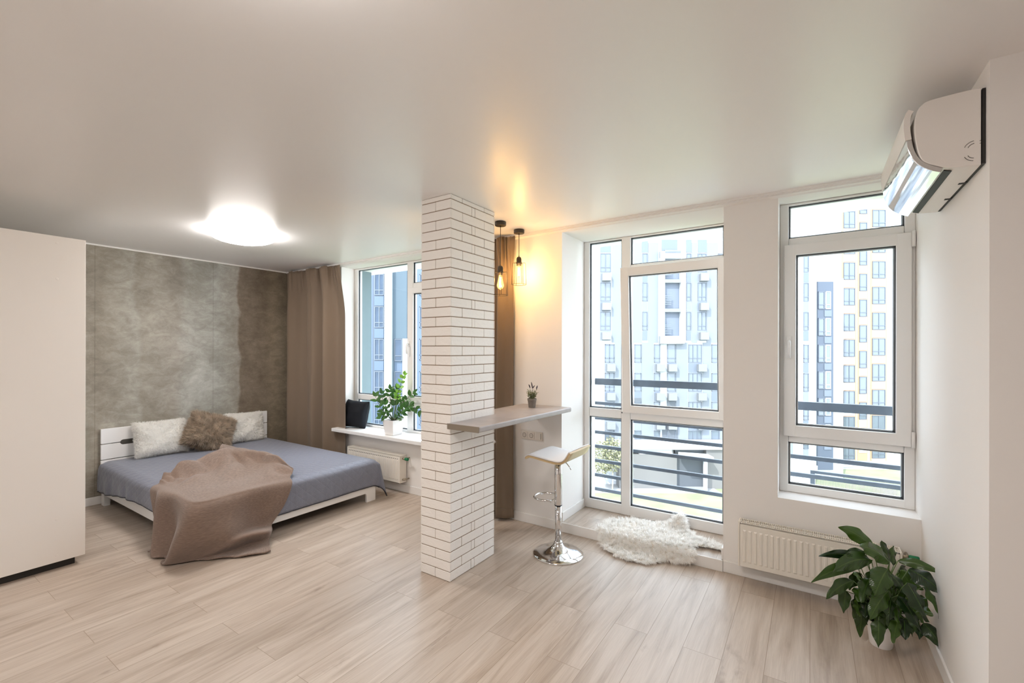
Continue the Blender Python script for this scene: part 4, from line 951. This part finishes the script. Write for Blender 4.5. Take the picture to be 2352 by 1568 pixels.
for _ in range(24):
    a = R_.uniform(-.12, .14); u = R_.uniform(.17, .36); s_ = 1 if a > 0 else -1
    LILY.append((a, u, a+R_.uniform(-.03, .08)*s_, max(.03, u-R_.uniform(.10, .17)), R_.uniform(.05, .07), R_.uniform(-.06, .03), R_.uniform(-.05, .06)))
for i, (br_, bu, tr, tu, wd_, bd, td) in enumerate(LILY):
    B = lr(br_, bu, bd); T = lr(tr, tu, td); mb = MB()
    leaf(mb, B, T, wd_*1.08, arch=.17, rip_k=2.2, facing=(-FW+UP*.55+RT*(.3*((i % 3)-1))))
    clampx(mb)
    lo = mb.build('leaf', M['lily'], ly, smooth=True)
    pt = MB(); root = Vector((.02*math.cos(i*2.4), .02*math.sin(i*2.4), .12))
    ctrl = root.lerp(B, .5)+UP*.05
    pt.tube([root, root.lerp(ctrl, .6), ctrl.lerp(B, .5), B], [.0028, .0026, .0022, .002], 6)
    clampx(pt); pt.build('petiole', M['stem'], lo, smooth=True)

# zz plant on the bedroom sill
ZS = [[(0.002,0.168),(0.035,0.33),(0.056,0.48),(0.12,0.691)],[(-0.006,0.168),(-0.011,0.279),(-0.037,0.433),(-0.037,0.521)],[(-0.011,0.168),(-0.073,0.279),(-0.125,0.387),(-0.146,0.464)],[(-0.017,0.168),(-0.068,0.227),(-0.146,0.304),(-0.21,0.439)],[(0.007,0.168),(0.02,0.304),(0.014,0.377),(0.025,0.526)],[(0.02,0.168),(0.061,0.33),(0.128,0.387),(0.231,0.48)],[(0.02,0.168),(0.066,0.237),(0.128,0.304),(0.2,0.356)],[(0.025,0.168),(0.097,0.263),(0.2,0.315),(0.298,0.273)],[(0.027,0.168),(0.045,0.186),(0.076,0.212),(0.118,0.248)],[(-0.017,0.168),(-0.047,0.196),(-0.084,0.222),(-0.125,0.212)],[(-0.006,0.168),(-0.027,0.222),(-0.053,0.289),(-0.084,0.346)]]
zp = empty('potted_plant', (-4.045, 3.625, .629), label='glossy green plant in square white pot on bedroom windowsill', cat='potted plant')
hp = [.072, .088, .080]
pm = MB(); n4 = [(-1, -1), (1, -1), (1, 1), (-1, 1)]
pm.add([(x*.068, y*.068, 0) for x, y in n4] + [(x*.088, y*.088, .172) for x, y in n4] + [(x*.082, y*.082, .172) for x, y in n4] + [(x*.078, y*.078, .150) for x, y in n4],
       [(3, 2, 1, 0)] + [(k, (k+1) % 4, 4+(k+1) % 4, 4+k) for k in range(4)] + [(4+k, 4+(k+1) % 4, 8+(k+1) % 4, 8+k) for k in range(4)] + [(8+k, 8+(k+1) % 4, 12+(k+1) % 4, 12+k) for k in range(4)] + [(12, 13, 14, 15)])
pm.build('pot', M['pot'], zp, bevel=.007, bseg=3)
MB().box(-.077, .077, -.077, .077, .148, .153).build('soil', M['soil'], zp)
R_ = random.Random(11)
for i, S in enumerate(ZS):
    dep = [0, .02, -.03, .0, -.02, .03, .05, .0, .06, .05, .03][i]
    pts = [lr(r, u, dep*(k/3)) for k, (r, u) in enumerate(S)]
    st = MB(); P = [cr(pts, t/14) for t in range(15)]
    st.tube(P, [.0055-.0035*t/14 for t in range(15)], 8)
    so_ = st.build('stem', M['zzstem'] if i else M['stem'], zp, smooth=True)
    lm = MB(); n = [7, 3, 3, 5, 5, 5, 5, 4, 3, 3, 3][i]; t0 = [.52, .70, .6, .42, .5, .48, .42, .5, .35, .45, .5][i]
    for k in range(n):
        t = t0+(1-t0)*k/(n-1); q = cr(pts, t); d = (cr(pts, min(1, t+.03))-cr(pts, max(0, t-.03))).normalized()
        for s in (-1, 1):
            if k == n-1 and s == 1: e = d
            else:
                sd = d.cross(FW).normalized()*s; e = (sd*.85 + d*.6 + FW*R_.uniform(-.5, .3)).normalized()
            ln = R_.uniform(.062, .082)*(.80 if i == 0 else 1)
            leaf(lm, q, q+e*ln, R_.uniform(.033, .043), arch=.05, facing=(-FW+UP*R_.uniform(0, .9)+RT*R_.uniform(-.6, .6)), nu=4, nv=7, fold=.15)
    lm.build('leaflets', M['zzyoung'] if i == 0 else M['zz'], so_, smooth=True)

# ================================================================== OUTSIDE
GZ = -12.1
ang = YAW
def site(name, D, label, cat, group=None):
    p = FW*D; return empty(name, (p.x, p.y, GZ), ang, label, cat, group)
# ground: local frame x right, y away
gd = empty('ground', (0, 0, GZ), ang, kind='structure', label='lawn and paving below the windows', cat='ground')
MB().box(-60, 90, 5, 43.2, -.3, 0).build('lawn', M['grass'], gd); MB().box(-60, 20, 43.2, 46.4, -.3, .03).build('paving', M['pave'], gd)
MB().box(20, 90, 43.2, 120, -.3, 0).build('lawn', M['grass'], gd); MB().box(-60, 20, 46.4, 120, -.3, 0).build('paving', M['pave'], gd)
_wcache = {}
def fwin(parent, x0, x1, z0, z1, mull=1, frm='facfr', y=-.02, gl='facwin'):
    key = (round(x1-x0, 2), round(z1-z0, 2), mull, frm)
    if key not in _wcache:
        w_, h_ = x1-x0, z1-z0; t = .07; f = MB()
        f.box(0, w_, -.05, .03, 0, t); f.box(0, w_, -.05, .03, h_-t, h_); f.box(0, t, -.05, .03, 0, h_); f.box(w_-t, w_, -.05, .03, 0, h_)
        for k in range(1, mull+1): f.box(w_*k/(mull+1)-t/2, w_*k/(mull+1)+t/2, -.05, .03, 0, h_)
        f.box(0, w_, -.05, .03, h_*.22, h_*.22+t)
        fo = f.build('window', M[frm], parent); pn = MB().box(t/2, w_-t/2, -.005, .015, t/2, h_-t/2).build('pane', M[gl], fo)
        _wcache[key] = (fo, pn); fo.location = (x0, y, z0); return fo
    a, b = _wcache[key]; c_ = a.copy(); COL.objects.link(c_); c_.parent = parent; c_.location = (x0, y, z0)
    d = b.copy(); COL.objects.link(d); d.parent = c_; return c_
_ucache = []
def unit(parent, x, z, w_=.9):
    if not _ucache:
        o = MB().box(0, .85, -.55, -.06, 0, .75).build('outdoor_unit', M['unit'], parent, bevel=.02); _ucache.append(o); o.location = (x, 0, z); return o
    c_ = _ucache[0].copy(); COL.objects.link(c_); c_.parent = parent; c_.location = (x, 0, z); return c_
# A: pale apartment block facing the middle window
A = site('apartment_building', 46, 'pale blue and white apartment block seen through the middle window', 'building')
_wcache.clear()
MB().box(5.5, 30.9, 0, 12, 0, 25.2).build('wall', M['facw'], A)
MB().box(5.4, 31.0, -.1, 12.1, 25.2, 25.7).build('parapet', M['facw'], A)
UPC = [(8.95, 10.06, 1), (13.25, 13.78, 0), (17.73, 18.21, 0), (18.88, 19.76, 1), (20.95, 21.6, 0), (29.65, 30.18, 0)]
LOC = [(9.44, 10.41, 1), (12.45, 13.16, 0), (14.45, 15.07, 0), (15.78, 16.66, 0), (17.95, 19.32, 2), (20.3, 21.1, 0), (29.65, 30.18, 0)]
for x0_, x1_ in ((10.15, 11.2), (11.9, 13.2), (13.83, 14.85), (18.26, 18.84), (19.8, 20.9), (22.5, 24), (26, 28)): MB().box(x0_, x1_, -.04, 0, 14.43, 24.6).build('cladding_strip', M['facb'], A)
for x0_, x1_ in ((10.45, 11.8), (13.2, 14.4), (16.7, 17.9), (19.4, 20.25), (21.15, 23.0), (26, 28.6)): MB().box(x0_, x1_, -.04, 0, 3, 14.43).build('cladding_strip', M['facb'], A)
for x0_, x1_ in ((8.95, 10.06), (13.2, 13.8), (15.2, 16.8), (17.7, 18.25), (18.9, 19.8)): MB().box(x0_, x1_, -.05, 0, 23.6, 24.9).build('top_panel', M['facg'], A)
for k in range(4):
    zt = 23.5-2.97*k
    if zt-1.9 < 14.0: break
    for x0_, x1_, mu in UPC:
        fwin(A, x0_, x1_, zt-1.9, zt, mu); MB().box(x0_, x1_, -.045, 0, zt-2.97+.05, zt-1.95).build('spandrel', M['facg'] if (k+int(x0_)) % 2 else M['facb'], A)
    for x0_ in (9.1, 19.0): unit(A, x0_, zt-2.85)
for k in range(4):
    zt = 14.25-2.92*k
    for x0_, x1_, mu in LOC:
        fwin(A, x0_, x1_, zt-1.85, zt, mu, y=-.03); MB().box(x0_, x1_, -.045, 0, zt-2.87, zt-1.9).build('spandrel', M['facg'] if (k+int(x0_*2)) % 2 else M['facb'], A)
    for x0_ in (9.6, 14.6, 15.8, 18.8): unit(A, x0_, zt-2.75)
# framed recessed balconies
for xx0, xx1, zz0, zz1 in ((14.93, 15.40, 14.3, 23.65), (17.0, 17.40, 14.3, 23.65), (14.93, 17.40, 14.3, 15.1), (14.93, 17.40, 22.9, 23.65)):
    MB().box(xx0, xx1, -.5, 0, zz0, zz1).build('balcony_surround', M['facw'], A, bevel=.03)
MB().box(15.40, 17.0, -.06, -.02, 15.1, 22.9).build('balcony_back', M['facg'], A)
for k in range(3):
    z = 15.1+2.95*k
    MB().box(15.40, 17.0, -.5, 0, z+2.4, z+2.75).build('balcony_slab', M['facb'], A)
    b = MB()
    for j in range(6): b.box(15.40, 16.05, -.48, -.42, z+.2+j*.17, z+.27+j*.17)
    b.build('balcony_railing', M['facg'], A)
# loggias with louvres low on the facade
for x0_, x1_, zt in ((12.45, 13.16, 8.5), (15.78, 16.66, 8.5), (15.3, 16.9, 6.0)):
    MB().box(x0_, x1_, -.06, -.01, zt-1.8, zt+.3).build('loggia', M['facd'], A)
# low service building with gate at the foot of A
M['service'] = mat('grey_service_wall', (.135, .132, .130), .8, vary=.08, vscale=.6)
S_ = site('service_building', 44.6, 'low white service building with a dark gate opening', 'building')
MB().box(10.6, 16.3, 0, 1.2, 0, 3.4).build('wall', M['service'], S_); MB().box(10.4, 21.8, -.3, 1.3, 3.9, 4.6).build('roof_slab', M['facw'], S_, bevel=.03)
MB().box(16.3, 19.2, .6, 1.2, 0, 3.9).build('gate_opening', M['facd'], S_); MB().box(19.2, 22, 0, 1.2, 0, 3.9).build('wall', M['service'], S_)
MB().prism([(16.4, 3.35), (19.3, 3.15), (19.3, 3.45), (16.4, 3.65)], 'y', -1.4, -.05).build('gate_canopy', M['facw'], S_)
MB().box(18.5, 18.8, -1.2, -.9, 0, 3.2).build('canopy_post', M['facw'], S_); MB().box(12.6, 15.8, -.02, .02, 3.4, 3.9).build('clerestory', M['facw'], S_)
for xx in (10.7, 12.5, 15.8): MB().box(xx, xx+.12, -.04, .03, 3.4, 3.9).build('roof_post', M['service'], S_)
# B: grey-blue tower
_wcache.clear(); _ucache.clear()
Bd = site('apartment_building', 48, 'white tower with a dark blue-grey window bay, seen through the right window', 'building')
MB().box(31.3, 35.2, 0, 3.2, 0, 21.3).build('wall', M['facw'], Bd); MB().box(32.37, 34.08, -.08, 0, 1, 20.95).build('window_bay', M['slate_shade'], Bd)
for k in range(7):
    zt = 19.9-2.82*k
    if zt > 3: fwin(Bd, 32.45, 33.1, zt-1.85, zt, 0, y=-.12); fwin(Bd, 33.2, 33.75, zt-1.85, zt, 0, 'facwf', y=-.12); MB().box(33.1, 33.85, -.14, -.08, zt-2.65, zt-1.98).build('spandrel', M['facg'], Bd)
# C: orange and white tower
_wcache.clear(); _ucache.clear()
Cd = site('apartment_building', 52, 'orange and white tower block filling the right window', 'building')
MB().box(37.85, 47.5, 0, 12, 0, 34).build('wall', M['facw'], Cd)
for x0_, x1_ in ((37.87, 39.6), (39.75, 40.9), (41.2, 43.1)): MB().box(x0_, x1_, -.06, 0, 1, 33).build('orange_strip', M['orange'], Cd)
for k in range(11):
    zt = 32.6-2.95*k
    for x0_, x1_, m_, dz in ((38.07, 39.38, 1, 0), (39.9, 40.75, 0, -1.3), (41.38, 42.88, 1, .15)):
        if zt+dz-2 > 1:
            fwin(Cd, x0_, x1_, zt+dz-1.95, zt+dz, m_, y=-.10)
            MB().box(x0_, x1_, -.10, -.05, zt+dz-2.85, zt+dz-2.0).build('spandrel', M['facw'], Cd)
# W: wing outside the bedroom window, its shade put into the material colours
_wcache.clear(); _ucache.clear()
Wd = site('apartment_building', 43, 'apartment wing tinted dark blue for shade, seen through the bedroom window', 'building')
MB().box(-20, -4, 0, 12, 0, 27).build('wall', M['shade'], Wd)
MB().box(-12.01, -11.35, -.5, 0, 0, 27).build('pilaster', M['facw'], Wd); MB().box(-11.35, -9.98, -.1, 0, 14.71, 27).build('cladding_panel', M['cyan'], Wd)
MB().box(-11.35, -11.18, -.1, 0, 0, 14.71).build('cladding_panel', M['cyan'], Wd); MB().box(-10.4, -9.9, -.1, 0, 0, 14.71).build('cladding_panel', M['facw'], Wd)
MB().box(-13.2, -12.05, -.12, 0, 0, 27).build('window_bay', M['slate_shade'], Wd)
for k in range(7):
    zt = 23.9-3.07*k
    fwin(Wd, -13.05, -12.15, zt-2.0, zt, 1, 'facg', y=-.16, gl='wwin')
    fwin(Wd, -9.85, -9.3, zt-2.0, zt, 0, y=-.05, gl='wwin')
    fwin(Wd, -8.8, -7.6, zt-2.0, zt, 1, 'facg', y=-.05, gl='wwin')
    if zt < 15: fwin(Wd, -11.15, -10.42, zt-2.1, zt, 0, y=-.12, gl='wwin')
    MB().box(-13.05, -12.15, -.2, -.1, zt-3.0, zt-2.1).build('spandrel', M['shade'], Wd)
# young trees
def tree(s, D, h, label, seed):
    t = site('young_tree', D, label, 'tree', 'young trees on the lawn'); t.location = (t.location + RT*s); R2 = random.Random(seed)
    MB().tube([(0, 0, 0), (.05, 0, h*.25), (-.03, .02, h*.5), (.02, 0, h*.9)], [.07, .06, .05, .02], 8).build('trunk', M['bark'], t, smooth=True)
    c_ = MB()
    for i in range(900):
        a = R2.uniform(0, 2*PI); b_ = math.acos(R2.uniform(-1, 1)); r_ = R2.uniform(.2, 1)**.4
        q = Vector((math.sin(b_)*math.cos(a)*h*.22*r_, math.sin(b_)*math.sin(a)*h*.22*r_, h*.68+math.cos(b_)*h*.34*r_))
        d = Vector((R2.gauss(0, 1), R2.gauss(0, 1), R2.gauss(0, 1))).normalized(); e = d.orthogonal().normalized()*.07; g_ = d.cross(e).normalized()*.12
        c_.add([q-g_, q+e, q+g_, q-e], [(0, 1, 2, 3)])
    c_.build('foliage', M['tree'], t, recalc=False)
tree(8.7, 43.4, 4.9, 'slender young tree beyond the tall window, nearer the bar', 1); tree(9.75, 43.8, 5.3, 'slender young tree behind the window mullion', 2)
# railings outside the windows
def railing(xa, xb, y, bars, toph, label):
    r = empty('balcony_railing', ((xa+xb)/2, y, 0), 0, label, 'railing', 'dark steel window railings')
    hw = (xb-xa)/2
    MB().box(-hw, hw, -.02, .02, toph-.066, toph).build('top_rail', M['rail'], r, bevel=.003)
    for z in bars: MB().box(-hw, hw, -.012, .012, z-.016, z+.016).build('bar', M['rail'], r, bevel=.002)
    for s in (-1, 1): MB().box(s*hw-s*.0, s*(hw+.006), -.03, .03, min(bars)-.05, toph+.01).build('end_plate', M['rail'], r)
railing(-1.89, -.50, 4.385, [1.066, .912, .766, .620, .472, .325, .180], 1.322, 'dark steel railing outside the tall middle window')
railing(-.16, .90, 4.20, [.925, .780, .640], 1.215, 'dark steel railing outside the window beside the air conditioner')
# outdoor basket under the right window
bs = empty('unit_basket', (.30, 4.42, .0), 0, 'dark mesh basket outside the window beside the air conditioner', 'basket')
bs_f = MB()
for (xa, xb, za, zb) in ((-.30, .60, .615, .640), (-.30, -.270, .30, .640), (.575, .60, .30, .640), (-.30, .60, .28, .305)): e = .002 if xb-xa > .5 else 0; bs_f.box(xa+e, xb-e, -.015+e, .015-e, za+e, zb-e)
bs_f.build('frame', M['rail'], bs)
ms = MB()
for k in range(110): ms.box(-.27+k*.0077, -.27+k*.0077+.0018, -.002, .002, .30, .62)
ms.build('mesh', M['rail'], bs)
MB().box(-.303, -.25, -.022, .022, .642, .675).build('corner_bracket', M['pvc'], bs)
for xx in (-.2, .2): MB().box(xx-.015, xx+.015, -.38 if xx > -.1 else -.29, 0, .20, .23).build('wall_arm', M['rail'], bs)
MB().box(-.30, .60, .0, .02, .2, .28).build('shelf_edge', M['rail'], bs)
